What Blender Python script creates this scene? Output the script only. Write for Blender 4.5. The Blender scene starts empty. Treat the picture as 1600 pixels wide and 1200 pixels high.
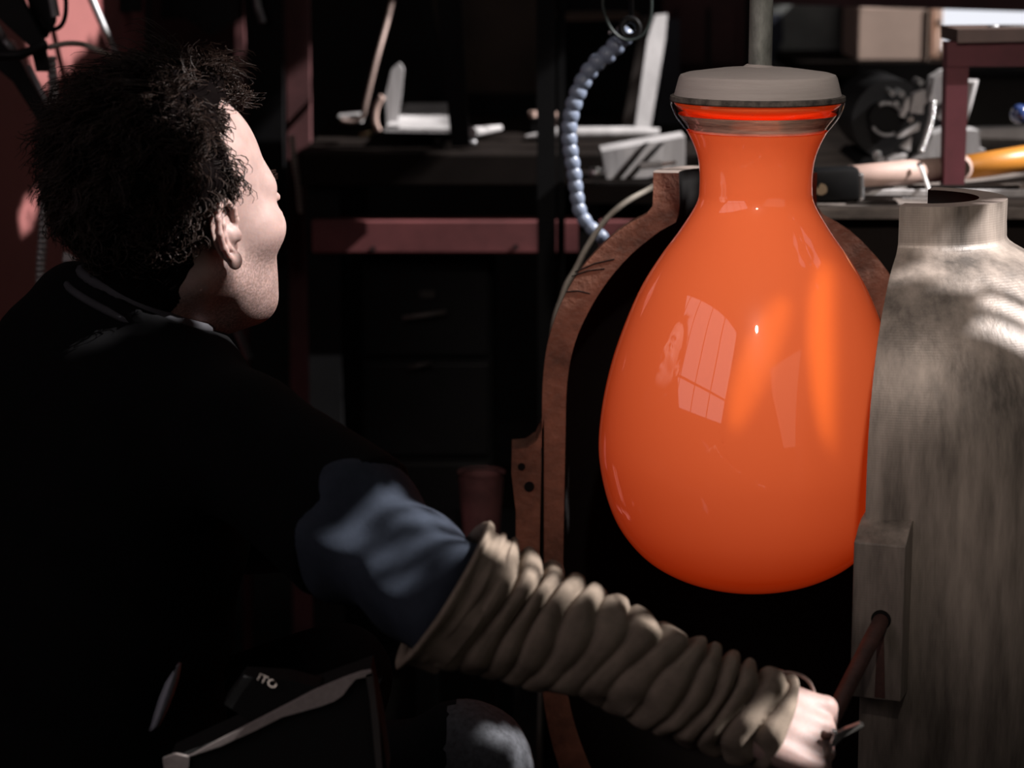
import bpy, bmesh, math, random
import numpy as np
from mathutils import Vector, Matrix
random.seed(7); rng = np.random.default_rng(7)
C = bpy.context.scene.collection
sc = bpy.context.scene

# ------------------------------------------------------------------ camera, light, exposure
H = 1.35                      # camera height
PITCH = math.radians(11.0)
FPX = 3778.0                  # focal length in pixels of the 1600 px wide frame (85 mm on 36 mm)
cam_d = bpy.data.cameras.new('camera'); cam = bpy.data.objects.new('camera', cam_d); C.objects.link(cam)
cam.location = (0, 0, H); cam.rotation_euler = (math.pi / 2 - PITCH, 0, 0)
cam_d.sensor_width = 36; cam_d.lens = 36 * FPX / 1600
cam_d.clip_start = 0.05; cam_d.clip_end = 60
cam_d.dof.use_dof = True; cam_d.dof.focus_distance = 2.43; cam_d.dof.aperture_fstop = 4.5
sc.camera = cam
sc.view_settings.view_transform = 'Standard'; sc.view_settings.look = 'None'
sc.view_settings.gamma = 1; sc.view_settings.use_curve_mapping = False
sc.view_settings.exposure = 0.0
sc.cycles.use_denoising = True
sc.cycles.max_bounces = 8; sc.cycles.caustics_reflective = False; sc.cycles.caustics_refractive = False

world = bpy.data.worlds.new('world'); sc.world = world; world.use_nodes = True
wbg = world.node_tree.nodes['Background']; wbg.inputs[0].default_value = (0.55, 0.62, 0.75, 1); wbg.inputs[1].default_value = 0.6

SUN = Vector((0.745, -0.12, 0.655)).normalized()          # towards the sun
sl = bpy.data.lights.new('sun', 'SUN'); so = bpy.data.objects.new('sun', sl); C.objects.link(so)
sl.energy = 11.0; sl.angle = math.radians(0.25); sl.color = (1.0, 0.95, 0.93)
so.rotation_euler = SUN.to_track_quat('Z', 'Y').to_euler(); so.location = (3, 3, 6)

def window_light(name, loc, target, w, h, radiance, color):
    d = bpy.data.lights.new(name, 'AREA'); o = bpy.data.objects.new(name, d); C.objects.link(o)
    d.shape = 'RECTANGLE'; d.size = w; d.size_y = h
    d.energy = radiance * math.pi * w * h; d.color = color
    o.location = loc
    o.rotation_euler = (Vector(loc) - Vector(target)).to_track_quat('Z', 'Y').to_euler()
    return o
# daylight entering through the windows of the hall behind and beside the camera
window_light('window_light_front', (2.9, -1.6, 2.1), (0.3, 2.4, 0.9), 4.0, 2.4, 0.28, (1.0, 0.90, 0.80))
window_light('window_light_left', (-2.7, 0.7, 2.45), (0.3, 2.5, 0.9), 4.6, 2.1, 0.9, (1.0, 0.84, 0.86))
window_light('top_fill', (0.9, 2.9, 3.36), (0.4, 2.3, 0.8), 2.4, 1.6, 0.8, (1.0, 0.93, 0.88))  # added overhead fill that lightens the tops of things
wl = bpy.data.lights.new('mould_fill', 'SPOT'); wlo = bpy.data.objects.new('mould_fill', wl); C.objects.link(wlo)   # added fill spot that brightens the mould and vase
wl.energy = 190; wl.spot_size = math.radians(23); wl.spot_blend = 1.0; wl.shadow_soft_size = 0.05; wl.color = (1.0, 0.88, 0.78)
wlo.location = (0.15, -0.1, 2.7); wlo.rotation_euler = (Vector(wlo.location) - Vector((0.42, 2.42, 1.13))).to_track_quat('Z', 'Y').to_euler()

def glint(name, loc, target, half_w, half_h, roll, watts):   # added narrow warm beams that put bright streaks on the vase
    d = bpy.data.lights.new(name, 'SPOT'); o = bpy.data.objects.new(name, d); C.objects.link(o)
    d.energy = watts; d.color = (1.0, 0.66, 0.16); d.shadow_soft_size = 0.008; d.spot_blend = 0.35
    dist = (Vector(loc) - Vector(target)).length; d.spot_size = 2 * math.atan(half_h / dist)
    o.location = loc; o.rotation_mode = 'QUATERNION'
    o.rotation_quaternion = (Vector(loc) - Vector(target)).to_track_quat('Z', 'Y') @ Matrix.Rotation(roll, 3, 'Z').to_quaternion()
    o.scale = (half_w / half_h, 1, 1)
glint('streak_beam', (-.8, .6, 2.9), (0.303, 2.37, 0.945), .010, .100, math.radians(12), 300)
glint('streak_beam', (-.75, .5, 2.85), (0.235, 2.345, 0.935), .016, .075, math.radians(-12), 130)

# ------------------------------------------------------------------ geometry helpers
cp, sp = math.cos(PITCH), math.sin(PITCH)
def W(px, py, Y):
    """point that stands at distance Y in front of the camera and is seen at pixel (px, py)"""
    u = (px - 800) / FPX; v = (600 - py) / FPX
    d = Vector((u, cp + v * sp, -sp + v * cp)); t = Y / d.y
    return Vector((d.x * t, Y, H + d.z * t))
def Wn(px, py, Y): return np.array(W(px, py, Y))

def mesh_obj(name, verts, faces, mat=None, parent=None, smooth=True, mats=None, mat_idx=None):
    me = bpy.data.meshes.new(name)
    if isinstance(verts, np.ndarray): verts = verts.tolist()
    if isinstance(faces, np.ndarray): faces = faces.tolist()
    me.from_pydata([tuple(v) for v in verts], [], [tuple(f) for f in faces]); me.update()
    me.polygons.foreach_set('use_smooth', [bool(smooth)] * len(me.polygons))
    for m in (mats or ([mat] if mat else [])): me.materials.append(m)
    if mat_idx is not None: me.polygons.foreach_set('material_index', mat_idx)
    o = bpy.data.objects.new(name, me); C.objects.link(o)
    if parent: attach(o, parent)
    return o
def world_loc(o):
    l = Vector(o.location)
    while o.parent: o = o.parent; l += Vector(o.location)
    return l
def attach(o, parent):
    o.parent = parent; o.location = Vector(o.location) - world_loc(parent)
def tag(o, label, cat, group=None):
    o['label'] = label; o['category'] = cat
    if group: o['group'] = group
    return o
def thing(name, label, cat, loc=(0, 0, 0), group=None):
    o = bpy.data.objects.new(name, None); C.objects.link(o); o.location = loc; o.empty_display_size = 0.05
    return tag(o, label, cat, group)
def struct(o): o['kind'] = 'structure'; return o

def catmull(pts, n=8):
    P = [np.array(p, float) for p in pts]; P = [2 * P[0] - P[1]] + P + [2 * P[-1] - P[-2]]
    out = []
    for i in range(1, len(P) - 2):
        for k in range(n):
            t = k / n
            out.append(0.5 * (2 * P[i] + (P[i + 1] - P[i - 1]) * t + (2 * P[i - 1] - 5 * P[i] + 4 * P[i + 1] - P[i + 2]) * t * t + (-P[i - 1] + 3 * P[i] - 3 * P[i + 1] + P[i + 2]) * t ** 3))
    out.append(P[-2]); return np.array(out)

class MB:
    def __init__(s): s.v = []; s.f = []
    def add(s, v, f):
        b = len(s.v); s.v += [tuple(x) for x in v]; s.f += [tuple(i + b for i in q) for q in f]; return s
    def box(s, c, size, rot=None, bevel=0.0, seg=2):
        bm = bmesh.new(); bmesh.ops.create_cube(bm, size=1)
        for v in bm.verts: v.co = Vector((v.co.x * size[0], v.co.y * size[1], v.co.z * size[2]))
        if bevel: bmesh.ops.bevel(bm, geom=bm.edges[:], offset=bevel, segments=seg, affect='EDGES', profile=0.5)
        R = rot if rot is not None else Matrix.Identity(3)
        bm.verts.index_update()
        s.add([R @ v.co + Vector(c) for v in bm.verts], [[v.index for v in f.verts] for f in bm.faces]); bm.free(); return s
    def tube(s, pts, r, n=10, cap=True):
        pts = [Vector(p) for p in pts]; m = len(pts)
        rs = r if hasattr(r, '__len__') else [r] * m
        t = (pts[1] - pts[0]).normalized(); a = t.orthogonal().normalized()
        V = []
        for i, p in enumerate(pts):
            t = (pts[min(i + 1, m - 1)] - pts[max(i - 1, 0)]).normalized()
            a = (a - t * a.dot(t)); a = a.normalized() if a.length > 1e-6 else t.orthogonal().normalized()
            b = t.cross(a)
            V += [p + (a * math.cos(2 * math.pi * k / n) + b * math.sin(2 * math.pi * k / n)) * rs[i] for k in range(n)]
        F = [(i * n + k, i * n + (k + 1) % n, (i + 1) * n + (k + 1) % n, (i + 1) * n + k) for i in range(m - 1) for k in range(n)]
        if cap: F += [tuple(range(n))[::-1], tuple((m - 1) * n + k for k in range(n))]
        return s.add(V, F)
    def lathe(s, prof, center, n=64, a0=0.0, a1=2 * math.pi, axis=None):
        """prof: (r, z) list; revolved about the vertical through center"""
        full = abs(a1 - a0 - 2 * math.pi) < 1e-6; m = n if full else n + 1
        V = []
        for r, z in prof:
            for k in range(m):
                a = a0 + (a1 - a0) * k / n
                p = Vector((r * math.cos(a), r * math.sin(a), z))
                if axis is not None: p = axis @ p
                V.append(p + Vector(center))
        F = []
        for i in range(len(prof) - 1):
            for k in range(n):
                k2 = (k + 1) % m
                F.append((i * m + k, i * m + k2, (i + 1) * m + k2, (i + 1) * m + k))
        return s.add(V, F)
    def prism(s, poly, depth):
        """poly: list of world points (front), extruded by vector depth"""
        d = Vector(depth); n = len(poly); V = [Vector(p) for p in poly] + [Vector(p) + d for p in poly]
        F = [tuple(range(n)), tuple(range(2 * n - 1, n - 1, -1))] + [(i, i + n, (i + 1) % n + n, (i + 1) % n) for i in range(n)]
        return s.add(V, F)
    def build(s, name, mat, parent=None, smooth=False, autosmooth=None):
        o = mesh_obj(name, s.v, s.f, mat, parent, smooth)
        bm = bmesh.new(); bm.from_mesh(o.data); bmesh.ops.recalc_face_normals(bm, faces=bm.faces[:])
        if autosmooth is not None:
            for f in bm.faces: f.smooth = True
            for e in bm.edges:
                if len(e.link_faces) == 2 and e.calc_face_angle(0) > autosmooth: e.smooth = False
        bm.to_mesh(o.data); bm.free(); return o

# ---- signed distance modelling (numpy) -> surface nets
def smin(a, b, k): h = np.clip(0.5 + 0.5 * (b - a) / k, 0, 1); return b + (a - b) * h - k * h * (1 - h)
def smax(a, b, k): return -smin(-a, -b, k)
def sd_cap(P, a, b, ra, rb):
    a = np.asarray(a, np.float32); b = np.asarray(b, np.float32); ab = b - a
    t = np.clip(((P - a) @ ab) / max(ab @ ab, 1e-9), 0, 1)
    return np.linalg.norm(P - a - t[..., None] * ab, axis=-1) - (ra + (rb - ra) * t)
def sd_ell(P, c, r, R=None):
    q = P - np.asarray(c, np.float32)
    if R is not None: q = q @ np.asarray(R, np.float32)          # columns of R are the axes
    r = np.asarray(r, np.float32); k0 = np.linalg.norm(q / r, axis=-1); k1 = np.linalg.norm(q / (r * r), axis=-1)
    return k0 * (k0 - 1) / np.maximum(k1, 1e-6)
def surface(f, lo, hi, h):
    lo = np.array(lo, np.float32); hi = np.array(hi, np.float32); n = np.ceil((hi - lo) / h).astype(int) + 1
    ax = [lo[i] + h * np.arange(n[i], dtype=np.float32) for i in range(3)]
    v = np.empty(n, np.float32); step = max(1, int(1.5e6 // (n[1] * n[2])))
    for i in range(0, n[0], step):
        g = np.stack(np.meshgrid(ax[0][i:i + step], ax[1], ax[2], indexing='ij'), -1)
        v[i:i + step] = f(g)
    ins = v < 0
    cs = n - 1; acc = np.zeros((*cs, 3), np.float32); cnt = np.zeros(cs, np.float32)
    for axis in range(3):
        o = [0, 0, 0]; sl0 = [slice(None)] * 3; sl1 = [slice(None)] * 3
        sl0[axis] = slice(0, -1); sl1[axis] = slice(1, None)
        a, b = v[tuple(sl0)], v[tuple(sl1)]; cross = ins[tuple(sl0)] != ins[tuple(sl1)]
        t = np.where(cross, a / np.where(cross, a - b, 1), 0)
        o1, o2 = [x for x in range(3) if x != axis]
        for d1 in (0, 1):
            for d2 in (0, 1):
                s = [slice(None)] * 3
                s[o1] = slice(d1, d1 + cs[o1]); s[o2] = slice(d2, d2 + cs[o2])
                cr = cross[tuple(s)]; cnt += cr
                acc[..., axis] += t[tuple(s)] * cr; acc[..., o1] += d1 * cr; acc[..., o2] += d2 * cr
    act = cnt > 0; idx = np.full(cs, -1, np.int64); idx[act] = np.arange(act.sum())
    cells = np.argwhere(act); V = lo + h * (cells + acc[act] / cnt[act][:, None])
    F = []
    for axis in range(3):
        o1, o2 = [(1, 2), (2, 0), (0, 1)][axis]
        s0 = [slice(1, -1)] * 3; s1 = [slice(1, -1)] * 3
        s0[axis] = slice(0, -1); s1[axis] = slice(1, None)
        A, B = ins[tuple(s0)], ins[tuple(s1)]; e = np.argwhere(A != B)
        if len(e) == 0: continue
        flip = A[tuple(e.T)]
        e = e + np.array([0 if i == axis else 1 for i in range(3)])
        def cell(d1, d2):
            q = e.copy(); q[:, o1] -= d1; q[:, o2] -= d2; return idx[tuple(q.T)]
        q = np.stack([cell(1, 1), cell(0, 1), cell(0, 0), cell(1, 0)], 1)
        q[~flip] = q[~flip][:, ::-1]; F.append(q)
    return V, np.concatenate(F)
def wob(P, s, seed=0):
    r = np.random.default_rng(seed); out = 0
    for _ in range(4):
        k = r.normal(size=3); k *= s / np.linalg.norm(k) * r.uniform(.7, 1.4); out = out + np.sin(P @ k.astype(np.float32) + r.uniform(0, 6.28))
    return out / 4

# ------------------------------------------------------------------ materials
def mat(name, col, rough=0.6, metal=0.0, var=0.25, scale=12.0, stretch=(1, 1, 1), bump=0.0, bump_scale=60.0, bump_stretch=None,
        coat=0.0, emis=None, emis_s=0.0, spec=0.5, trans=0.0, ior=1.45, sss=0.0, sss_r=(1, .3, .15), second=None, wave=None):
    m = bpy.data.materials.new(name); m.use_nodes = True; nt = m.node_tree; N = nt.nodes; L = nt.links
    b = N['Principled BSDF']; b.inputs['Roughness'].default_value = rough; b.inputs['Metallic'].default_value = metal
    b.inputs['Specular IOR Level'].default_value = spec; b.inputs['IOR'].default_value = ior
    b.inputs['Coat Weight'].default_value = coat; b.inputs['Coat Roughness'].default_value = 0.02; b.inputs['Coat IOR'].default_value = 1.85
    b.inputs['Transmission Weight'].default_value = trans
    if sss: b.inputs['Subsurface Weight'].default_value = sss; b.inputs['Subsurface Radius'].default_value = sss_r; b.inputs['Subsurface Scale'].default_value = 0.012
    if emis: b.inputs['Emission Color'].default_value = (*emis, 1); b.inputs['Emission Strength'].default_value = emis_s
    tc = N.new('ShaderNodeTexCoord')
    def noise(sc_, st, det=5):
        mp = N.new('ShaderNodeMapping'); mp.inputs['Scale'].default_value = st; L.new(tc.outputs['Object'], mp.inputs[0])
        n = N.new('ShaderNodeTexNoise'); n.inputs['Scale'].default_value = sc_; n.inputs['Detail'].default_value = det; n.inputs['Roughness'].default_value = 0.65
        L.new(mp.outputs[0], n.inputs['Vector']); return n
    if var:
        n = noise(scale, stretch); r = N.new('ShaderNodeValToRGB')
        c2 = second if second else tuple(x * (1 - var) for x in col)
        c1 = tuple(min(1, x * (1 + var * .5)) for x in col)
        r.color_ramp.elements[0].position = 0.32; r.color_ramp.elements[1].position = 0.68
        r.color_ramp.elements[0].color = (*c2, 1); r.color_ramp.elements[1].color = (*c1, 1)
        L.new(n.outputs['Fac'], r.inputs[0]); L.new(r.outputs[0], b.inputs['Base Color'])
    else: b.inputs['Base Color'].default_value = (*col, 1)
    if bump:
        n = noise(bump_scale, bump_stretch or stretch, 4); bp = N.new('ShaderNodeBump'); bp.inputs['Strength'].default_value = bump; bp.inputs['Distance'].default_value = 0.004
        h = n.outputs['Fac']
        if wave:
            w = N.new('ShaderNodeTexWave'); w.bands_direction = 'Z'; w.inputs['Scale'].default_value = wave; w.inputs['Distortion'].default_value = 0.6
            L.new(tc.outputs['Object'], w.inputs['Vector']); ad = N.new('ShaderNodeMath'); ad.operation = 'MULTIPLY_ADD'; ad.inputs[1].default_value = 0.05
            L.new(w.outputs['Fac'], ad.inputs[0]); L.new(h, ad.inputs[2]); h = ad.outputs[0]
        L.new(h, bp.inputs['Height']); L.new(bp.outputs[0], b.inputs['Normal'])
    return m
M = {}
M['black_wall'] = mat('black_wall', (0.012, 0.010, 0.010), 0.9)
M['floor'] = mat('floor_concrete', (0.03, 0.028, 0.026), 0.8)
M['dark_steel'] = mat('dark_steel', (0.007, 0.007, 0.0075), 0.5, 0.0, spec=.2)
M['black'] = mat('black_rubber', (0.004, 0.004, 0.0045), 0.6, spec=.15)
M['red_paint'] = mat('red_paint', (0.15, 0.042, 0.044), 0.6, var=0.4, scale=9)
M['pink_paint'] = mat('faded_red_paint', (0.25, 0.087, 0.082), 0.75, var=0.12, scale=7)
M['purple_paint'] = mat('oxide_red_paint', (0.10, 0.022, 0.030), 0.55, var=0.3)
M['grey_metal'] = mat('grey_metal', (0.30, 0.30, 0.31), 0.45, 0.5, var=0.4, scale=30)
M['bright_metal'] = mat('bright_metal', (0.6, 0.6, 0.6), 0.22, 0.9, var=0.2)
M['white_wood'] = mat('pale_wood', (0.40, 0.388, 0.39), 0.7, var=0.4, scale=10, stretch=(1, 1, .15), bump=.2)
M['brown_board'] = mat('brown_board', (0.035, 0.022, 0.016), 0.8, var=0.3)
M['bench_top'] = mat('worn_bench_top', (0.17, 0.145, 0.13), 0.7, var=0.7, scale=14, stretch=(.4, 1, 1), bump=.3)
M['dark_wood'] = mat('dark_wood', (0.009, 0.0065, 0.0055), 0.7, spec=.1)
M['iron_brown'] = mat('brown_cast_iron', (0.19, 0.082, 0.052), 0.55, 0.0, var=0.7, scale=16, bump=.35, bump_scale=120)
M['iron_edge'] = mat('machined_edge', (0.34, 0.28, 0.25), 0.45, 0.3, var=.2)
M['soot'] = mat('soot', (0.0035, 0.003, 0.003), 0.75, spec=0.2)
M['mould_metal'] = mat('weathered_mould', (0.245, 0.205, 0.177), 0.48, 0.15, var=0.72, scale=11, stretch=(2.2, 2.2, .35), bump=.22, bump_scale=90, bump_stretch=(1, 1, .15), wave=130)
M['rust'] = mat('rusty_bar', (0.075, 0.032, 0.026), 0.65, var=.5, scale=40, bump=.3)
M['cap'] = mat('grey_cap', (0.38, 0.34, 0.325), 0.8, var=.15, scale=5, stretch=(1, 1, 14), bump=.15, bump_scale=30, bump_stretch=(1, 1, 8))
M['gasket'] = mat('charred_gasket', (0.10, 0.085, 0.075), 0.9, var=.8, scale=70, bump=.5)
M['pipe'] = mat('blowpipe_steel', (0.26, 0.27, 0.25), 0.5, 0.4, var=.7, scale=30, stretch=(1, 1, .4))
M['vase'] = mat('lit_orange_glass', (0.90, 0.23, 0.085), 0.3, var=0, coat=1.0, emis=(1.0, 0.06, 0.006), emis_s=0.28, spec=.05, ior=1.5)  # even emission put in so the coloured glass looks lit through
M['glass'] = mat('clear_glass', (1.0, 0.88, 0.80), 0.02, var=0, trans=1.0, ior=1.47)
def clear_glass(name, tint, ior):
    m = bpy.data.materials.new(name); m.use_nodes = True; nt = m.node_tree; N = nt.nodes; L = nt.links
    N.remove(N['Principled BSDF']); t = N.new('ShaderNodeBsdfTransparent'); t.inputs[0].default_value = (*tint, 1)
    g = N.new('ShaderNodeBsdfGlossy'); g.inputs['Roughness'].default_value = .02
    lw_ = N.new('ShaderNodeLayerWeight'); lw_.inputs[0].default_value = .5; f = N.new('ShaderNodeMath'); f.operation = 'POWER'; f.inputs[1].default_value = 3.0; L.new(lw_.outputs['Facing'], f.inputs[0]); f2 = N.new('ShaderNodeMath'); f2.operation = 'MULTIPLY_ADD'; f2.inputs[1].default_value = .6; f2.inputs[2].default_value = .05; L.new(f.outputs[0], f2.inputs[0]); f = f2; mx = N.new('ShaderNodeMixShader')
    L.new(f.outputs[0], mx.inputs[0]); L.new(t.outputs[0], mx.inputs[1]); L.new(g.outputs[0], mx.inputs[2]); L.new(mx.outputs[0], N['Material Output'].inputs[0]); return m
M['glass'] = clear_glass('clear_glass', (.97, .92, .88), 1.6)
M['skin'] = None
M['tshirt'] = mat('black_jersey', (0.003, 0.003, 0.0034), 0.95, var=.2, spec=.1)
M['collar'] = mat('collar_rib', (0.05, 0.05, 0.056), 0.95, spec=.1)
M['navy'] = mat('navy_cotton', (0.030, 0.037, 0.052), 0.9, var=.25, scale=25, spec=.1, bump=.1, bump_scale=400)
M['jeans'] = mat('dark_denim', (0.005, 0.0055, 0.0065), 0.9, var=.3, scale=200, spec=.1)
M['guard'] = mat('beige_felt', (0.25, 0.20, 0.158), 0.95, var=.25, scale=40, bump=.25, bump_scale=500, spec=.1)
M['hair'] = mat('dark_hair', (0.024, 0.0135, 0.010), 0.5, var=.5, scale=60, spec=.28)
M['scalp'] = mat('hair_undercoat', (0.004, 0.003, 0.003), 0.95, var=.3, scale=80, spec=.0)
M['strip'] = mat('grey_binding', (0.36, 0.315, 0.30), 0.9, var=.15, scale=300)
M['pouch'] = mat('black_canvas', (0.003, 0.003, 0.003), 0.9)
M['gold'] = mat('gold_print', (0.10, 0.075, 0.06), 0.6, var=0)
M['blue_plastic'] = mat('slate_blue_plastic', (0.17, 0.205, 0.28), 0.35, var=.1)
M['blue_knob'] = mat('deep_blue_plastic', (0.03, 0.06, 0.20), 0.15, var=.1, coat=1)
M['ochre'] = mat('ochre_handle', (0.50, 0.20, 0.03), 0.4, var=.12, scale=8, stretch=(.2, 1, 1))
M['pale_grip'] = mat('pale_pink_grip', (0.40, 0.28, 0.24), 0.6, var=.15)
M['cardboard'] = mat('cardboard', (0.55, 0.41, 0.34), 0.85, var=.12)
M['green_grey'] = mat('green_grey_paint', (0.22, 0.23, 0.22), 0.7, var=.4, scale=6)
M['hose_grey'] = mat('grey_conduit', (0.42, 0.42, 0.42), 0.35, 0.5, var=.2)
M['beige_hose'] = mat('beige_cable', (0.32, 0.29, 0.25), 0.6, var=.2)
M['dull_pink'] = mat('dusty_red_plastic', (0.13, 0.045, 0.045), 0.7, var=.6)
M['boot'] = mat('boot_leather', (0.012, 0.011, 0.010), 0.6)
M['frosted'] = mat('lit_frosted_pane', (0.8, 0.8, 0.82), 0.6, var=0, emis=(0.9, 0.92, 1.0), emis_s=0.95)
M['eye_white'] = mat('eyeball', (0.7, 0.66, 0.62), 0.2, var=0, coat=1)
M['iris'] = mat('brown_iris', (0.05, 0.025, 0.012), 0.2, var=0)

def skin_material():
    m = mat('skin', (0.34, 0.235, 0.212), 0.5, var=.14, scale=60, bump=.08, bump_scale=350, sss=.25, spec=.35)
    nt = m.node_tree; N = nt.nodes; L = nt.links; b = N['Principled BSDF']
    src = b.inputs['Base Color'].links[0].from_socket
    at = N.new('ShaderNodeAttribute'); at.attribute_name = 'stubble'
    no = N.new('ShaderNodeTexNoise'); no.inputs['Scale'].default_value = 420; no.inputs['Detail'].default_value = 2
    tc = N.new('ShaderNodeTexCoord'); L.new(tc.outputs['Object'], no.inputs['Vector'])
    mr = N.new('ShaderNodeMapRange'); mr.inputs[1].default_value = .35; mr.inputs[2].default_value = .6; mr.inputs[3].default_value = .25; mr.inputs[4].default_value = 1
    L.new(no.outputs['Fac'], mr.inputs[0])
    mu = N.new('ShaderNodeMath'); mu.operation = 'MULTIPLY'; L.new(at.outputs['Fac'], mu.inputs[0]); L.new(mr.outputs[0], mu.inputs[1])
    mx = N.new('ShaderNodeMix'); mx.data_type = 'RGBA'; L.new(mu.outputs[0], mx.inputs[0]); L.new(src, mx.inputs[6]); mx.inputs[7].default_value = (0.045, 0.028, 0.022, 1)
    L.new(mx.outputs[2], b.inputs['Base Color']); return m
M['skin'] = skin_material()

# ------------------------------------------------------------------ the hall
CZ = 3.4
def plane(name, pts, m): return struct(mesh_obj(name, pts, [tuple(range(len(pts)))], m, smooth=False))
X0, X1, Y0, Y1 = -3.2, 5.2, -2.6, 6.4
struct(MB().box(((X0 + X1) / 2, (Y0 + Y1) / 2, -0.05), (X1 - X0, Y1 - Y0, 0.1)).build('floor', M['floor']))
struct(MB().box(((X0 + X1) / 2, Y1 + .05, CZ / 2), (X1 - X0, 0.1, CZ)).build('wall_back', M['black_wall']))
struct(MB().box((X0 - .05, (Y0 + Y1) / 2, CZ / 2), (0.1, Y1 - Y0, CZ)).build('wall_left', M['black_wall']))
struct(MB().box((X1 + .05, (Y0 + Y1) / 2, CZ / 2), (0.1, Y1 - Y0, CZ)).build('wall_right', M['black_wall']))
struct(MB().box(((X0 + X1) / 2, Y0 - .05, CZ / 2), (X1 - X0, 0.1, CZ)).build('wall_front', M['black_wall']))

# unseen roof; its openings are shaped so the sun reaches only the lit spots
def sun_at_roof(p): p = Vector(p); t = (CZ - p.z) / SUN.z; q = p + SUN * t; return (q.x, q.y)
LIT = [   # outline of a lit spot as it is seen, and the distances between which its surface lies
    ([(310, 50), (400, 45), (400, 400), (330, 400), (290, 380), (296, 300), (325, 240)], 2.215, 2.44),
    ([(385, 45), (480, 40), (495, 400), (385, 400)], 2.26, 2.46),            # face and forelock
    ([(310, 390), (495, 390), (480, 480), (350, 510), (300, 450)], 2.29, 2.42),            # face and forelock
    ([(545, 860), (556, 800), (600, 762), (645, 748), (700, 785), (735, 850), (700, 890), (665, 850), (625, 828), (590, 812), (570, 835)], 1.96, 2.05),  # shirt arm
    ([(740, 805), (830, 842), (960, 900), (1060, 965), (1060, 990), (960, 935), (830, 900), (740, 880)], 1.965, 1.995),  # arm guard top
    ([(1225, 1060), (1330, 1060), (1330, 1150), (1225, 1150)], 1.92, 2.0),                                     # hand
    ([(1435, 400), (1500, 372), (1530, 322), (1700, 270), (1700, 425), (1560, 430), (1480, 440)], 2.30, 2.42),       # mould shoulder
    ([(1545, 460), (1585, 444), (1700, 434), (1700, 510), (1605, 494)], 2.26, 2.40),
    ([(1000, 250), (1100, 245), (1100, 310), (1040, 300), (1000, 280)], 2.64, 2.74),                             # mould lip
    ([(1335, 370), (1365, 365), (1410, 430), (1385, 440)], 2.64, 2.72),
    ([(-30, 130), (-30, 60), (20, -30), (150, -30), (155, 65), (75, 108), (30, 118)], 3.28, 3.44),                 # furnace panel
    ([(14, 345), (56, 298), (52, 358), (25, 372)], 3.24, 3.28),
    ([(430, 120), (490, 120), (490, 220), (440, 225)], 3.72, 3.82),                                             # red post
    ([(355, 40), (385, 40), (385, 85), (355, 85)], 3.86, 3.92),
    ([(520, 90), (640, 30), (700, 150), (690, 225), (520, 225)], 3.68, 3.84),                                      # left bench
    ([(735, 180), (1090, 180), (1090, 290), (735, 230)], 3.4, 3.8),
    ([(975, 15), (1060, 15), (1010, 230), (970, 230)], 3.78, 3.92),
    ([(880, 90), (1000, 40), (965, 390), (890, 340)], 2.98, 3.06),                                             # blue hose
    ([(1360, 100), (1640, 100), (1640, 250), (1500, 300), (1300, 330), (1300, 270), (1360, 250)], 2.95, 3.6),       # right bench
    ([(800, 1095), (860, 1095), (850, 1150), (820, 1230), (785, 1230), (800, 1160)], 2.13, 2.16),                                         # knee
    ([(1330, 8), (1480, 8), (1480, 100), (1330, 100)], 4.18, 4.26),                                             # cardboard boxes
    ([(1200, 8), (1312, 8), (1312, 104), (1200, 104)], 4.66, 4.71),                                             # green cabinet
]
holes = [[sun_at_roof(W(x, y, Y)) for x, y in poly] for poly, ya, yb in LIT for Y in np.linspace(ya, yb, 2 + int((yb - ya) / .008))]
def in_poly(px, py, poly):
    ins = np.zeros(px.shape, bool); n = len(poly)
    for i in range(n):
        (x1, y1), (x2, y2) = poly[i], poly[(i + 1) % n]
        c = ((y1 > py) != (y2 > py)) & (px < (x2 - x1) * (py - y1) / ((y2 - y1) if y2 != y1 else 1e-9) + x1); ins ^= c
    return ins
def roof():
    g = 0.012; gx = np.arange(X0, X1 + g, g); gy = np.arange(0.5, Y1 + g, g)
    cx, cy = np.meshgrid(gx[:-1] + g / 2, gy[:-1] + g / 2, indexing='ij'); op = np.zeros(cx.shape, bool)
    for h in holes:
        hx = [p[0] for p in h]; hy = [p[1] for p in h]
        i0, i1 = np.searchsorted(gx, [min(hx) - g, max(hx) + g]); j0, j1 = np.searchsorted(gy, [min(hy) - g, max(hy) + g])
        sl_ = (slice(max(i0 - 1, 0), i1), slice(max(j0 - 1, 0), j1)); op[sl_] |= in_poly(cx[sl_], cy[sl_], h)
    V = []; F = []
    for j in range(cx.shape[1]):                       # merge the closed cells of each row into strips
        i = 0
        while i < cx.shape[0]:
            if op[i, j]: i += 1; continue
            k = i
            while k < cx.shape[0] and not op[k, j]: k += 1
            b = len(V); V += [(gx[i], gy[j], CZ), (gx[k], gy[j], CZ), (gx[k], gy[j + 1], CZ), (gx[i], gy[j + 1], CZ)]; F.append((b, b + 1, b + 2, b + 3)); i = k
    b = len(V); V += [(X0, Y0, CZ), (X1, Y0, CZ), (X1, 0.5, CZ), (X0, 0.5, CZ)]; F.append((b, b + 1, b + 2, b + 3))
    struct(mesh_obj('ceiling_sun_mask', V, F, M['black_wall'], smooth=False))
roof()

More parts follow.
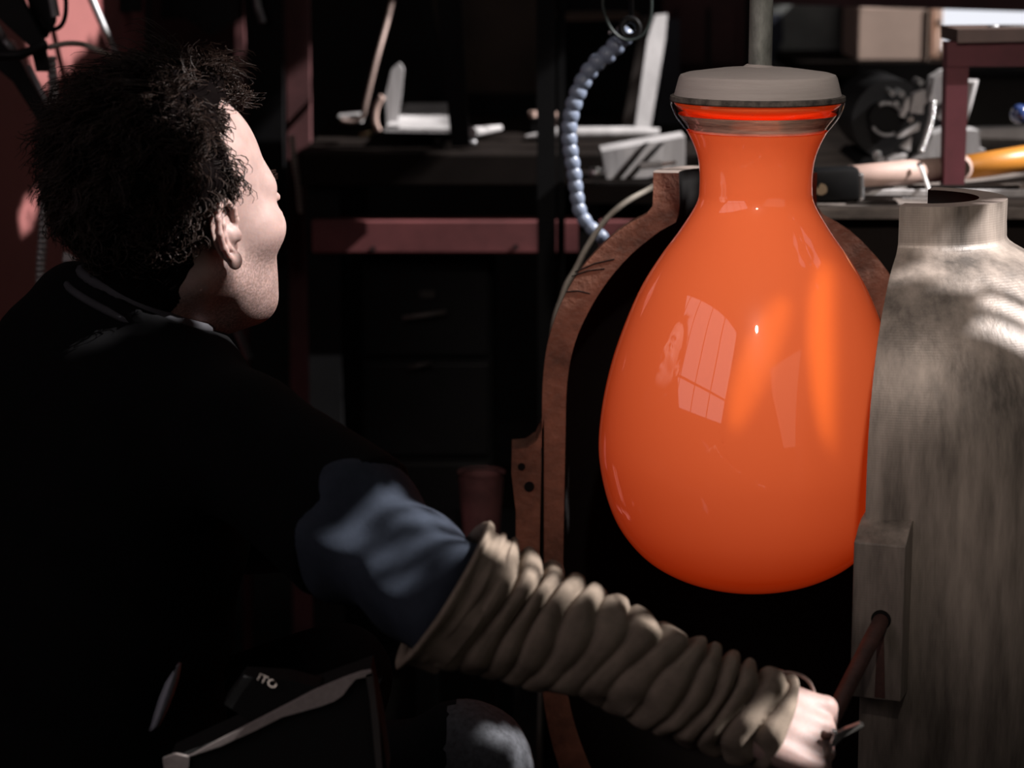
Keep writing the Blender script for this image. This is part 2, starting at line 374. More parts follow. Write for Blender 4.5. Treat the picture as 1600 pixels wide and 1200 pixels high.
# window in the back of the hall (bright, upper right) with its frame
wc = W(1560, 46, 5.6)
win = struct(MB().box((wc.x + .02, 5.6, wc.z), (0.34, 0.02, 0.16)).build('window_1', M['frosted']))
MB().box((wc.x + .02, 5.585, wc.z - .09), (0.38, 0.03, 0.03)).box((wc.x + .02, 5.585, wc.z + .09), (0.38, 0.03, 0.03)).box((wc.x - .165, 5.585, wc.z), (0.03, 0.03, 0.2)).box((wc.x + .205, 5.585, wc.z), (0.03, 0.03, 0.2)).build('window_frame', M['dark_steel'], win)
struct(MB().box((wc.x + .02, 5.72, H / 2 + .3), (0.9, 0.2, 1.9)).build('trim_1', M['black_wall']))

# mullions of the big window on the left, in front of its daylight
lw = bpy.data.objects['window_light_left']; lw_R = lw.rotation_euler.to_matrix(); lw_c = Vector(lw.location)
def lwp(x, y, z): return lw_c + lw_R @ Vector((x, y, z))
wf = MB()
for x in (-2.33, -1.3, -.5, .4, 1.3, 2.33): wf.box(lwp(x, 0, -.06), (.04, 2.2, .04), lw_R)
for y in (-1.07, -.45, 1.07): wf.box(lwp(0, y, -.06), (4.7, .05, .04), lw_R)
struct(wf.build('window_2', M['dark_steel']))

# ------------------------------------------------------------------ vase and blowpipe
VY = 2.50
def zY(py, Y=VY): return W(1177, py, Y).z
def rY(rp, py, Y=VY): return rp * (W(1177, py, Y) - Vector((0, 0, H))).length / math.hypot(FPX, math.hypot(377, 600 - py)) 
vx = W(1177, 500, VY).x
body_px = [(110, 204), (98, 228), (90, 255), (88, 290), (92, 318), (117, 360), (147, 402), (177, 452), (202, 512), (221, 572), (233, 632), (238, 690), (234, 735), (221, 785), (201, 826), (169, 863), (131, 888), (86, 905), (40, 913), (0.5, 915)]
bp = catmull([(rY(r, y), zY(y)) for r, y in body_px], 6); bp[:, 0] = np.maximum(bp[:, 0], 0.0005)
vase = thing('glass_vase', 'glossy orange glass vase hanging from the grey cap in front of the open mould', 'vase', (vx, VY, zY(905)))
MB().lathe(bp, (vx, VY, 0), 128).build('body', M['vase'], vase, smooth=True)
lip_px = [(136, 158), (135, 165), (129, 180), (119, 194), (110, 205)]
lo_ = catmull([(rY(r, y), zY(y)) for r, y in lip_px], 5)
li_ = [(r - 0.006, z) for r, z in lo_[::-1]]
lip = MB().lathe(list(lo_), (vx, VY, 0), 96).build('lip', M['glass'], vase, smooth=True)
lip['label'] = 'clear glass lip of the vase under the cap'
ln = catmull([(rY(131, 159), zY(159)), (rY(128, 164), zY(164)), (rY(118, 171), zY(171)), (rY(98, 178), zY(178)), (rY(60, 183), zY(183)), (0.0005, zY(185))], 5); ln[:, 0] = np.maximum(ln[:, 0], .0005)
MB().lathe(ln, (vx, VY, 0), 96).build('inner_gather', M['vase'], vase, smooth=True)
MB().lathe([(0.0005, zY(205)), (rY(80, 204), zY(204.5)), (rY(109, 204), zY(205))], (vx, VY, 0), 96).build('glass_line', M['vase'], vase, smooth=True)

bpipe = thing('blowpipe', 'steel blowpipe with a flat grey cap standing on the orange vase', 'blowpipe', (vx, VY, zY(158)))
MB().tube([(vx + .002, VY, zY(112)), (vx + .002, VY, zY(60)), (vx + .002, VY, zY(-100)), (vx + .002, VY, CZ - .002)], rY(18.5, 60), 28).build('pipe', M['pipe'], bpipe, autosmooth=.6)
cpx = [(18, 100), (24, 104), (60, 107), (112, 114), (121, 117), (123.5, 121), (131, 150), (131, 152)]
MB().lathe([(0.0005, zY(100))] + [(rY(r, y), zY(y)) for r, y in cpx] + [(0.0005, zY(153))], (vx, VY, 0), 96).build('cap', M['cap'], bpipe, autosmooth=.5)
MB().lathe([(0.0005, zY(148))] + [(rY(r, y), zY(y)) for r, y in [(133, 148), (136.5, 149.5), (137, 156), (135, 158)]] + [(0.0005, zY(158))], (vx, VY, 0), 96).build('gasket', M['gasket'], bpipe, autosmooth=.5)

pb_ = catmull([(rY(124, 178), zY(178)), (rY(117, 187), zY(187)), (rY(110, 196), zY(196)), (rY(106, 204), zY(204))], 4)  # pale ring painted in for the reflections of the clear lip
MB().lathe(pb_, (vx, VY, 0), 96).build('reflection_band', mat('painted_reflection', (.9, .66, .58), .12, var=.6, scale=26, stretch=(.6, .6, 9), spec=.8, coat=1.0), vase, smooth=True)['label'] = 'painted pale reflections in the clear glass above the orange'

# ------------------------------------------------------------------ hinged mould (back half fixed, front half swung open)
BY = 2.66
ax = W(1143, 600, BY).x
def zB(y): return W(1143, y, BY).z
def rB(p): return p * BY / cp / FPX * 1.0
def scB(y): return (W(1144, y, BY).x - W(1143, y, BY).x)
outer = [(128, 270), (128, 312), (134, 332), (178, 358), (219, 397), (250, 438), (274, 488), (289, 540), (295, 600), (295, 690), (295, 900), (292, 1000), (284, 1100), (262, 1190), (225, 1270), (165, 1330), (95, 1360)]
inner = [(88, 270), (88, 340), (112, 358), (158, 395), (197, 440), (227, 490), (247, 540), (257, 600), (258, 700), (258, 900), (254, 1000), (246, 1090), (222, 1170), (186, 1240), (130, 1295), (70, 1320)]
op_ = catmull([(r * scB(y), zB(y)) for r, y in outer], 4); ip_ = catmull([(r * scB(y), zB(y)) for r, y in inner], 4)
op_ = np.vstack([op_, [0.0005, op_[-1][1]]]); ip_ = np.vstack([ip_, [0.0005, ip_[-1][1]]])
def shell(center, a0, a1, name_prefix, mo, parent):
    """half of the mould: outer skin with parting faces and lip, and the sooty cavity"""
    n = 48; mb = MB().lathe(op_, center, n, a0, a1)
    out = mb.build('shell', mo, parent, smooth=True)
    f = MB()
    def pt(r, z, a): return Vector(center) + Vector((r * math.cos(a), r * math.sin(a), z))
    # resample both profiles by height so that the parting faces are clean quads
    zs = np.linspace(op_[0][1], op_[-1][1], 90)
    ro = np.interp(-zs, -op_[:, 1], op_[:, 0]); ri = np.interp(-zs, -ip_[:, 1], ip_[:, 0], right=0.0005)
    ri = np.where(zs < ip_[-1][1], 0.0005, ri)
    for a in (a0, a1):
        V = [pt(ro[i], zs[i], a) for i in range(90)] + [pt(ri[i], zs[i], a) for i in range(90)]
        f.add(V, [(i, i + 1, 91 + i, 90 + i) for i in range(89)])
    pf = f.build('parting_face', mo, parent, smooth=False)
    r = MB().lathe([(ip_[0][0], ip_[0][1]), (op_[0][0], op_[0][1])], center, n, a0, a1).build('lip', M['iron_edge'], parent, smooth=False)
    r['label'] = 'machined top edge of the mould'
    cav = MB().lathe([(ip_[0][0], ip_[0][1])] + [tuple(p) for p in ip_], center, n, a0, a1).build('cavity', M['soot'], parent, smooth=True)
    cav['label'] = 'soot-black inside of the mould'
    return out
mb_ = thing('mould_back_half', 'brown cast iron rear half of the mould, open behind the orange vase', 'mould', (ax, BY, zB(1360)))
shell((ax, BY, 0), 0, math.pi, '', M['iron_brown'], mb_)
# lug with two bolt holes
def lug_pts(Y):
    P = [(850, 648), (848, 668), (838, 690), (822, 701), (800, 703), (799, 740), (806, 800), (806, 1010), (850, 1010)]
    return [W(x, y, Y) for x, y in P]
MB().prism(lug_pts(BY), (0, .055, 0)).build('lug', M['iron_brown'], mb_)
for (x, y, r) in ((815, 729, .0042), (827, 760, .0058)):
    p = W(x, y, BY); o = MB()
    o.tube([p + Vector((0, -.0015, 0)), p + Vector((0, .02, 0))], r, 16); o.build('bolt_hole', M['soot'], mb_)
MB().tube([W(847, 700, BY - .0005), W(848, 880, BY - .0005), W(848, 1000, BY - .0005)], .0009, 6).build('seam', M['soot'], mb_)
for a, b in (((893, 432), (945, 420)), ((898, 425), (960, 405)), ((884, 456), (922, 459))):
    MB().tube([W(a[0], a[1], BY - .0004), W((a[0] + b[0]) / 2, (a[1] + b[1]) / 2 - 3, BY - .0006), W(b[0], b[1], BY - .0004)], .0008, 6).build('scratch', M['soot'], mb_)

TH = math.radians(20.0)
d_ = Vector((-math.sin(TH), -math.cos(TH), 0)); n_ = Vector((math.cos(TH), -math.sin(TH), 0))
hinge = Vector((ax + 0.245, BY, 0)); af = hinge + d_ * 0.24
mf = thing('mould_front_half', 'weathered grey front half of the mould, swung open at the right of the vase', 'mould', (af.x, af.y, zB(1360)))
a0 = math.atan2(d_.y, d_.x)
shell((af.x, af.y, 0), a0, a0 + math.pi, '', M['mould_metal'], mf)
Rl = Matrix((n_, -d_, Vector((0, 0, 1)))).transposed()      # local x = tangent, y = towards the axis, z = up
zt, zb_ = W(1345, 850, 2.2).z, W(1345, 1092, 2.2).z; zs_ = W(1360, 815, 2.22).z
lc = af + d_ * 0.208
def lp(x, y, z): return Vector((lc.x, lc.y, 0)) + n_ * x - d_ * y + Vector((0, 0, z))
lx0, lx1 = -0.004, 0.045
P = [lp(lx0, -.035, zb_), lp(lx0, -.035, zt), lp(lx0, -.028, zt + .004), lp(lx0, -.016, zt + .012), lp(lx0, -.004, zs_), lp(lx0, .03, zs_ + .004), lp(lx0, .03, zb_)]
lug = MB().prism(P, n_ * (lx1 - lx0)).build('lug', M['mould_metal'], mf)
bv = lug.modifiers.new('bevel', 'BEVEL'); bv.width = 0.0012; bv.segments = 2
hole = lp(.024, -.035, W(1385, 972, 2.19).z)
MB().tube([hole + d_ * .0008, hole - d_ * .01], .0095, 24).build('handle_hole', M['soot'], mf)
for x, y in ((1582, 445), (1584, 462)):
    pass
pr = hole + Vector((0, 0, 0))
st = MB(); st.prism([pr + d_ * .0006 + n_ * -.003 + Vector((0, 0, -.01)), pr + d_ * .0006 + n_ * .003 + Vector((0, 0, -.01)), pr + d_ * .0006 + n_ * .006 + Vector((0, 0, zb_ - pr.z + .002)), pr + d_ * .0006 + n_ * -.004 + Vector((0, 0, zb_ - pr.z + .002))], -d_ * .0006)
st.build('rust_stain', M['rust'], mf)
# hinge knuckles that tie both halves together
for z in (zB(560), zB(760), zB(960)): MB().tube([(hinge.x, hinge.y + .02, z - .03), (hinge.x, hinge.y + .02, z + .03)], .016, 16).build('hinge', M['dark_steel'], mb_, autosmooth=.6)

# handle of the front half: rusty bar that the man pulls
HC = W(1233, 1138, 1.975)                                   # centre of the palm
hu = Vector((0.93, 0.05, -0.36)).normalized(); hv = Vector((0, .72, .69)); hv = (hv - hu * hv.dot(hu)).normalized(); hw = hu.cross(hv)
grip = HC + hu * .026 - hw * .022
bar_end = HC + hu * .030 - hw * .020 - hv * .012
MB().tube([hole - d_ * .008, hole + (bar_end - hole) * .5, bar_end], .0078, 20).build('handle_bar', M['rust'], mf, autosmooth=.6)
# stand under the mould
ms = thing('mould_stand', 'dark iron pedestal under the mould', 'stand', (ax, BY, 0))
zb0 = zB(1360)
MB().lathe([(.0005, zb0 - .001), (.2, zb0 - .001), (.2, zb0 - .03), (.05, zb0 - .05), (.05, .04), (.2, .03), (.2, .0), (.0005, .0)], (ax + .06, BY - .05, 0), 40).build('pedestal', M['dark_steel'], ms, autosmooth=.5)

# ------------------------------------------------------------------ the man
HS = 1.04
hc = Wn(280, 330, 2.32)
yaw, pit = math.radians(47), math.radians(7)
Fh = np.array([math.cos(yaw) * math.cos(pit), math.sin(yaw) * math.cos(pit), math.sin(pit)])
Lh = np.array([-math.sin(yaw), math.cos(yaw), 0]); Uh = np.cross(Fh, Lh)
RH = np.stack([Fh, Lh, Uh], 1)                               # columns: forward, left, up
def h2w(p): return hc + HS * (np.asarray(p) @ RH.T)
def w2h(p): return ((np.asarray(p) - hc) @ RH) / HS
NB = Wn(215, 505, 2.34)
nb_l = w2h(NB)
person = thing('person', 'dark-haired man in black t-shirt and beige arm guard, crouching and looking up at the vase', 'person', tuple(Wn(200, 1330, 2.3)[:2]) + (0.0,))

def f_skull(P):
    d = sd_ell(P, (-.012, 0, .036), (.098, .077, .084))
    d = smin(d, sd_ell(P, (.032, 0, -.035), (.060, .060, .088)), .03)
    d = smin(d, sd_ell(P, (.032, 0, -.076), (.050, .046, .036)), .03)
    A = P.copy(); A[..., 1] = np.abs(A[..., 1])
    d = smin(d, sd_cap(A, (-.006, .054, -.052), (.066, .016, -.100), .018, .016), .025)
    d = smin(d, sd_ell(A, (.052, .0515, -.024), (.025, .018, .020)), .025)
    d = smin(d, sd_cap(A, (.082, .006, .020), (.066, .046, .014), .013, .010), .018)
    return d
def f_head(P):
    A = P.copy(); A[..., 1] = np.abs(A[..., 1])
    d = f_skull(P)
    d = smax(d, -(np.linalg.norm((A - np.array([.100, .031, -.004], np.float32)) / np.array([1, 1.15, .8], np.float32), axis=-1) - .0165), .012)
    d = smin(d, sd_cap(P, (.090, 0, .008), (.112, 0, -.030), .0075, .0105), .012)
    d = smin(d, np.linalg.norm(A - np.array([.099, .0125, -.034], np.float32), axis=-1) - .0085, .006)
    d = smin(d, sd_cap(A, (.0955, 0, -.0615), (.086, .022, -.066), .0055, .003), .005)
    d = smin(d, sd_cap(A, (.0945, 0, -.0715), (.086, .019, -.069), .0065, .003), .005)
    d = smin(d, np.linalg.norm(P - np.array([.075, 0, -.104], np.float32), axis=-1) - .017, .02)
    d = smin(d, sd_cap(A, (.089, .018, .0035), (.082, .044, .000), .0045, .004), .004)      # upper lids
    d = smin(d, sd_cap(A, (.087, .020, -.0115), (.081, .042, -.010), .0035, .003), .004)
    nk = sd_cap(P, (-.030, 0, -.045), tuple(nb_l), .056, .064)
    d = smin(d, nk, .022)
    for s in (1, -1):                                       # neck muscle from behind the ear to the breast bone
        d = smin(d, sd_cap(P, (-.030, .050 * s, -.050), tuple(nb_l + np.array([.055, .018 * s, -.01])), .016, .016), .02)
    return d
hv_, hf_ = surface(f_head, (-.19, -.125, -.27), (.135, .125, .13), .0026)
st_x, st_y, st_z = hv_[:, 0], np.abs(hv_[:, 1]), hv_[:, 2]
sm = lambda e0, e1, x: (lambda t: t * t * (3 - 2 * t))(np.clip((x - e0) / (e1 - e0), 0, 1))
stub = sm(-.022, -.048, st_z) * sm(-.035, -.012, st_x) * sm(-.165, -.120, st_z)
stub = np.maximum(stub * .55, sm(-.075, -.105, st_z) * sm(-.03, .0, st_x) * sm(-.17, -.12, st_z) * .7)
stub *= 1 - .8 * np.exp(-((st_z + .066) / .008) ** 2) * (st_x > .08)
lower = sm(-.045, -.075, st_z) * sm(.02, -.05, st_x) * sm(-.15, -.10, st_z) * .5
stub = np.maximum(stub, lower)

# ears: own fine surface, joined to the head mesh
def f_ear(P):                                                # u forward, v up, w outwards
    u, v, w = P[..., 0], P[..., 1], P[..., 2]
    base = sd_ell(P, (0, .002, -.0045), (.0165, .029, .0030))
    hel = [(.009, -.002, -.002), (.013, .010, .000), (.012, .021, .001), (.003, .0295, .0025), (-.008, .027, .004), (-.0145, .017, .005), (-.0165, .004, .005), (-.0135, -.010, .0035), (-.007, -.020, .001), (-.001, -.026, -.001)]
    d = base
    for a, b in zip(hel[:-1], hel[1:]): d = smin(d, sd_cap(P, a, b, .0030, .0030), .002)
    ant = [(-.001, .018, -.001), (-.0065, .010, .0018), (-.0085, .000, .002), (-.006, -.010, .0015), (.001, -.016, .000)]
    for a, b in zip(ant[:-1], ant[1:]): d = smin(d, sd_cap(P, a, b, .0026, .0026), .003)
    d = smin(d, sd_ell(P, (.002, -.0255, -.001), (.0088, .0090, .0040)), .003)
    d = smin(d, sd_ell(P, (.0105, -.004, .0005), (.0045, .0058, .0035)), .003)
    d = smax(d, -sd_ell(P, (.0035, -.003, .001), (.0062, .0088, .0048)), .002)
    d = smin(d, sd_cap(P, (.006, -.004, -.016), (.004, -.002, -.006), .014, .010), .004)
    return d
ev_, ef_ = surface(f_ear, (-.024, -.040, -.030), (.022, .036, .013), .0009)
flare = math.radians(9)
def ear_to_head(p, side):
    out = np.array([math.sin(flare), side * math.cos(flare), 0.0]); fw = np.array([math.cos(flare), -side * math.sin(flare), 0.0])
    up = np.array([-.12, 0, 1.0]); up /= np.linalg.norm(up)
    c = np.array([-.016, side * .0865, -.010])
    return c + 1.02 * (p[:, :1] * fw + p[:, 1:2] * up + p[:, 2:3] * out)
HV = [hv_]; HF = [hf_]; SB = [stub]; off = len(hv_)
for side in (-1, 1):
    e = ear_to_head(ev_, side); HV.append(e); HF.append((ef_ if side == 1 else ef_[:, ::-1])[:, ::-1] + off); SB.append(np.zeros(len(e))); off += len(e)
head_w = h2w(np.vstack(HV))

# body under the clothes (one continuous skin: torso, arms, legs) and the gripping hand
SR = Wn(388, 700, 2.19); EL = Wn(690, 935, 2.0); WR = Wn(1200, 1122, 1.985)
Rb = np.array([.574, -.819, 0]); Fb = np.array([.819, .574, 0])
SL = SR - Rb * .36 + np.array([0, 0, .015]); ELl = SL + Fb * .17 + np.array([-.04, .05, -.21]); WRl = Wn(560, 825, 2.37)
CH = Wn(175, 715, 2.35); WA = Wn(140, 990, 2.34); PV = Wn(150, 1290, 2.32)
HIr = PV + Rb * .10; HIl = PV - Rb * .10
KNr = Wn(735, 1195, 2.17); KNl = KNr - Rb * .30 + Fb * .03; FTr = np.array([KNr[0] - .05, KNr[1] + .02, .07]); FTl = np.array([KNl[0] - .03, KNl[1] + .02, .07])
B3 = np.stack([Fb, Rb, np.array([0, 0, 1.])], 1)
def f_body(P):
    d = sd_ell(P, CH, (.105, .165, .19), B3)
    d = smin(d, sd_ell(P, WA, (.10, .14, .2), B3), .05); d = smin(d, sd_ell(P, PV, (.11, .15, .13), B3), .05)
    d = smin(d, sd_cap(P, NB, CH, .055, .09), .04)
    for s, e, w in ((SR, EL, WR), (SL, ELl, WRl)):
        d = smin(d, sd_cap(P, s, e, .046, .038), .03); d = smin(d, sd_cap(P, e, w, .038, .026), .015)
    for h, k, f in ((HIr, KNr, FTr), (HIl, KNl, FTl)):
        d = smin(d, sd_cap(P, h, k, .075, .046), .03); d = smin(d, sd_cap(P, k, f, .044, .032), .015)
    return d
bv_, bf_ = surface(f_body, (-.75, 1.85, .02), (.30, 2.85, 1.12), .013)
uN, vN, wN = (np.array(x) for x in (hu, hv, hw)); HCn = np.array(HC)
def hp(u, v, w): return HCn + uN * u + vN * v + wN * w
def f_hand(P):
    d = sd_cap(P, WR, hp(-.040, 0, 0), .027, .024)
    d = smin(d, sd_ell(P, hp(-.008, .002, -.002), (.046, .040, .0155), np.stack([uN, vN, wN], 1)), .018)
    for v in (-.031, -.0105, .0105, .031): d = smin(d, sd_cap(P, hp(-.02, v * .8, .002), hp(.028, v, .003), .0105, .0098), .009)
    fing = [(-.031, .030, .020, .017, .0078), (-.0105, .036, .025, .019, .0088), (.0105, .039, .026, .020, .0090), (.031, .035, .023, .019, .0088)]
    for v, l1, l2, l3, r in fing:
        k0 = hp(.030, v, .001); k1 = k0 + uN * l1 * .42 - wN * l1 * .90; k2 = k1 - uN * l2 * .92 - wN * l2 * .38; k3 = k2 - uN * l3 * .62 + wN * l3 * .78
        f = smin(sd_cap(P, k0, k1, r + .0012, r), smin(sd_cap(P, k1, k2, r, r * .92), sd_cap(P, k2, k3, r * .92, r * .8), .002), .003)
        d = smin(d, f, .0035)
    t0 = hp(-.036, .022, -.006); t1 = hp(-.012, .050, -.016); t2 = hp(.014, .054, -.036); t3 = hp(.026, .040, -.048)
    d = smin(d, smin(sd_cap(P, t0, t1, .015, .0115), smin(sd_cap(P, t1, t2, .011, .0098), sd_cap(P, t2, t3, .0098, .008), .003), .006), .010)
    return d
lo, hi = HCn - .105, HCn + .095
hnv, hnf = surface(f_hand, lo, hi, .0019)
# the other hand, relaxed fist mirrored onto the far wrist
la_ = (WRl - ELl) / np.linalg.norm(WRl - ELl); lv_ = np.cross([0, 0, 1.0], la_); lv_ /= np.linalg.norm(lv_); lw2 = np.cross(la_, lv_)
loc_ = (hnv - HCn) @ np.stack([uN, vN, wN], 1); keep_ = loc_[:, 0]
lhv = WRl + la_ * .055 + loc_[:, :1] * la_ - loc_[:, 1:2] * lv_ + loc_[:, 2:3] * lw2; lhf = hnf[:, ::-1]
allV = np.vstack([head_w, bv_, hnv, lhv]); o1 = len(head_w); o2 = o1 + len(bv_); o3 = o2 + len(hnv)
allF = np.vstack(HF + [bf_ + o1, hnf + o2, lhf + o3])
skin = mesh_obj('body', allV, allF, M['skin'], person, smooth=True)
at = skin.data.attributes.new('stubble', 'FLOAT', 'POINT'); at.data.foreach_set('value', np.concatenate(SB + [np.zeros(len(bv_) + len(hnv) + len(lhv))]).astype(np.float32))

for s in (1, -1):                                            # eyes
    ec = h2w((.0775, .031 * s, -.004)); e = MB().lathe([(.0122 * math.sin(a), .0122 * math.cos(a)) for a in np.linspace(.02, math.pi - .02, 14)], tuple(ec), 20)
    eo = e.build('eye', M['eye_white'], person, smooth=True)
    p = h2w((.0898, .031 * s, -.003)); fwd = Vector(h2w((.0908, .031 * s, -.0028)) - p)
    MB().tube([Vector(p) - fwd * .7, Vector(p) + fwd * .2], [.0055, .0045], 14).build('iris', M['iris'], eo, smooth=True)

# hair: dark undercoat and curly locks
def hair_mask(p):
    x, y, z = p[..., 0], np.abs(p[..., 1]), p[..., 2]
    line = np.interp(z, [-.06, -.045, -.02, .02, .05, .085, .105, .125], [-.022, -.014, -.006, .002, .003, .006, .022, .055])
    line = np.where((y < .032) & (z > .06), np.maximum(line, .066 - y * .5), line)
    low = np.where(x > -.035, -.040, -.105)
    earhole = ((x + .014) / .024) ** 2 + ((z + .012) / .038) ** 2 < 1
    return (x < line) & (z > low) & ~(earhole & (y > .05)) & ((x > -.002) | (x < -.034) | (z > .006))
def f_cap(P):
    d = f_skull(P) - .012 - .008 * np.clip(P[..., 2] / .12, 0, 1) - .006 * wob(P, 110, 3) - .004 * wob(P, 240, 5)
    d = smin(d, sd_cap(P, (-.034, 0, -.045), tuple(nb_l), .056, .062), .02)
    x, y, z = P[..., 0], np.abs(P[..., 1]), P[..., 2]
    line = np.interp(z, [-.06, -.045, -.02, .02, .05, .085, .105, .125], [-.012, -.008, -.002, .002, -.004, -.006, .008, .045])
    line = np.where((y < .032) & (z > .06), np.maximum(line, .062 - y * .5), line)
    d = smax(d, x - line, .008); d = smax(d, np.interp(x, [-.078, -.055, -.04, -.025], [-.135, -.085, -.055, -.030]) - z, .006)
    ear = np.maximum(np.sqrt(((x + .014) / .024) ** 2 + ((z + .012) / .038) ** 2) - 1, 0) * .026 - .0001
    d = np.where(y > .045, smax(d, .004 - ear, .004), d)
    return d
cv, cf = surface(f_cap, (-.15, -.12, -.15), (.12, .12, .165), .0032)
hair = mesh_obj('hair', h2w(cv), cf, M['scalp'], person, smooth=True)
g = surface(f_skull, (-.13, -.10, -.10), (.11, .10, .135), .006)[0]
eps = 1e-3
nr = np.stack([f_skull(g + np.eye(3, dtype=np.float32)[i] * eps) - f_skull(g - np.eye(3, dtype=np.float32)[i] * eps) for i in range(3)], 1); nr /= np.linalg.norm(nr, axis=1, keepdims=True)
ok = hair_mask(g); g = g[ok]; nr = nr[ok]
def locks(n_cl, per, seed):
    r = np.random.default_rng(seed); V = []; F = []; K = 13
    for _ in range(n_cl):
        i = r.integers(len(g)); p0 = g[i]; n0 = nr[i]
        top = np.clip(p0[2] / .12, 0, 1); front = np.clip((p0[0] - .03) / .04, 0, 1) * top
        flow = np.array([-.35 + 1.25 * front, np.sign(p0[1]) * .25, -.75 + .45 * top + .15 * front]) + r.normal(size=3) * .35
        flow -= n0 * flow.dot(n0); flow /= np.linalg.norm(flow) + 1e-6
        b = np.cross(n0, flow); L = r.uniform(.022, .034) * (1 + .1 * front + .55 * top * top) * (.85 - .25 * np.clip((-.02 - p0[0]) / .05, 0, 1) * (1 - top) + .3 * top) * (0.62 + .38 * np.clip((p0[2] + .08) / .12, 0, 1)); L *= np.clip(((.004 if abs(p0[1]) > .03 else .06) - p0[0]) / .03, .5, 1); L *= .6 if (((p0[0] + .014) / .035) ** 2 + ((p0[2] + .012) / .055) ** 2 < 1) else 1; ph = r.uniform(0, 6.28); turns = r.uniform(1.1, 2.3); rad = r.uniform(.0035, .0070)
        lift = r.uniform(.35, .75) + .3 * front
        for _s in range(per):
            q = p0 + (r.normal(size=3) * .0042); q = q + n0 * .003; dr = r.normal(size=3) * .0018; pp = ph + r.normal() * .25; Ls = L * r.uniform(.75, 1.1); w = r.uniform(.0005, .0009)
            t = np.linspace(0, 1, K)[:, None]
            rise = Ls * lift * np.sin(t * 1.75); along = Ls * (.95 * t ** 1.5)
            path = q + n0 * rise + flow * along + dr * t * 2
            env = rad * np.minimum(1, t * 2.2)
            path = path + env * (np.cos(2 * math.pi * turns * t + pp) * b + np.sin(2 * math.pi * turns * t + pp) * (n0 * .55 + flow * .55)) - env[0]
            ww = w * (1 - .75 * t ** 3)
            base = len(V) * 1
            tri = [b, n0 * .8 - b * .5, -n0 * .8 - b * .5]
            ring = np.stack([path + ww * tt for tt in tri], 1).reshape(-1, 3)
            o = sum(1 for _ in ()) + (len(V) and V[-1][1]) if V else 0
            V.append((ring, o + len(ring)))
            idx = np.arange(K - 1)[:, None] * 3 + o
            for k in range(3): F.append(np.concatenate([idx + k, idx + (k + 1) % 3, idx + 3 + (k + 1) % 3, idx + 3 + k], 1))
    return np.vstack([v for v, _ in V]), np.vstack(F)
lv, lf = locks(640, 12, 11)
mesh_obj('curls', h2w(lv), lf, M['hair'], hair, smooth=True)['label'] = 'loose curly dark locks'
# eyebrows
for s in (1, -1):
    ev = MB()
    for _ in range(60):
        t = random.random(); y = (.012 + .036 * t) * s; x = .0935 - .016 * t ** 1.6 + random.uniform(-.001, .001); z = .0125 + .008 * math.sin(t * 2.4) + random.uniform(-.003, .003)
        p = h2w((x + .002, y, z)); q = h2w((x + .003 - .004 * t, y + .007 * s, z + .002)); ev.tube([p, q], [.0006, .0003], 3, cap=False)
    ev.build('eyebrow', M['hair'], person, smooth=True)

# clothes
def tee(P):
    d = sd_ell(P, CH, (.125, .185, .20), B3)
    d = smin(d, sd_ell(P, WA, (.125, .17, .23), B3), .06); d = smin(d, sd_ell(P, PV + np.array([0, 0, .03]), (.135, .175, .13), B3), .05)
    d = smin(d, sd_cap(P, NB - np.array([0, 0, .02]), SR + np.array([-.015, 0, .012]), .066, .052), .03)
    d = smin(d, sd_cap(P, NB - np.array([0, 0, .02]), SL + np.array([.0, 0, .0]), .066, .055), .03)
    d = smin(d, sd_cap(P, NB - np.array([.0, 0, .01]), CH, .068, .10), .03)
    d = smin(d, sd_cap(P, SR, SR + (EL - SR) * .60, .066, .071), .035)
    d = smin(d, sd_cap(P, SL, SL + (ELl - SL) * .5, .066, .066), .035)
    return d - .0035 * wob(P, 42, 21) - .0022 * np.sin((P @ np.array([30, -20, 75], np.float32)) + 3 * wob(P, 14, 4))
NKT = h2w((-.034, 0, -.05)); NPA = Wn(110, 420, 2.3); NPB = Wn(335, 506, 2.36)
_e = (NPB - NPA) / np.linalg.norm(NPB - NPA); NPN = np.array([0, -.10, 1.0]); NPN = NPN - _e * NPN.dot(_e); NPN /= np.linalg.norm(NPN)
def f_tee(P):
    d = tee(P); ax_ = (EL - SR) / np.linalg.norm(EL - SR)
    t = (P - SR) @ ax_.astype(np.float32)
    d = smax(d, t - np.linalg.norm(EL - SR) * (.56 + .05 * wob(P, 22, 13)), .006)
    d = smin(d, sd_cap(P, NB, NKT, .070, .068), .02)
    d = smax(d, (P - NPA) @ NPN.astype(np.float32), .004)
    return d
tv, tf = surface(f_tee, (-.80, 1.90, .25), (.05, 2.80, 1.20), .0075)
mesh_obj('t_shirt', tv, tf, M['tshirt'], person, smooth=True)
axn = (NKT - NB); tt_ = (NPA - NB).dot(NPN) / axn.dot(NPN); c0 = NB + axn * tt_
ca = _e; cb = np.cross(NPN, ca)
for k, (rr, dz, th) in enumerate(((.069, .001, .0050), (.0755, -.016, .0040))):
    pts = [c0 + NPN * dz + rr * (1.0 * math.cos(a) * ca + math.sin(a) * cb) for a in np.linspace(0, 2 * math.pi, 49)]
    MB().tube(pts, th, 8, cap=False).build('collar', M['collar'], person, smooth=True)

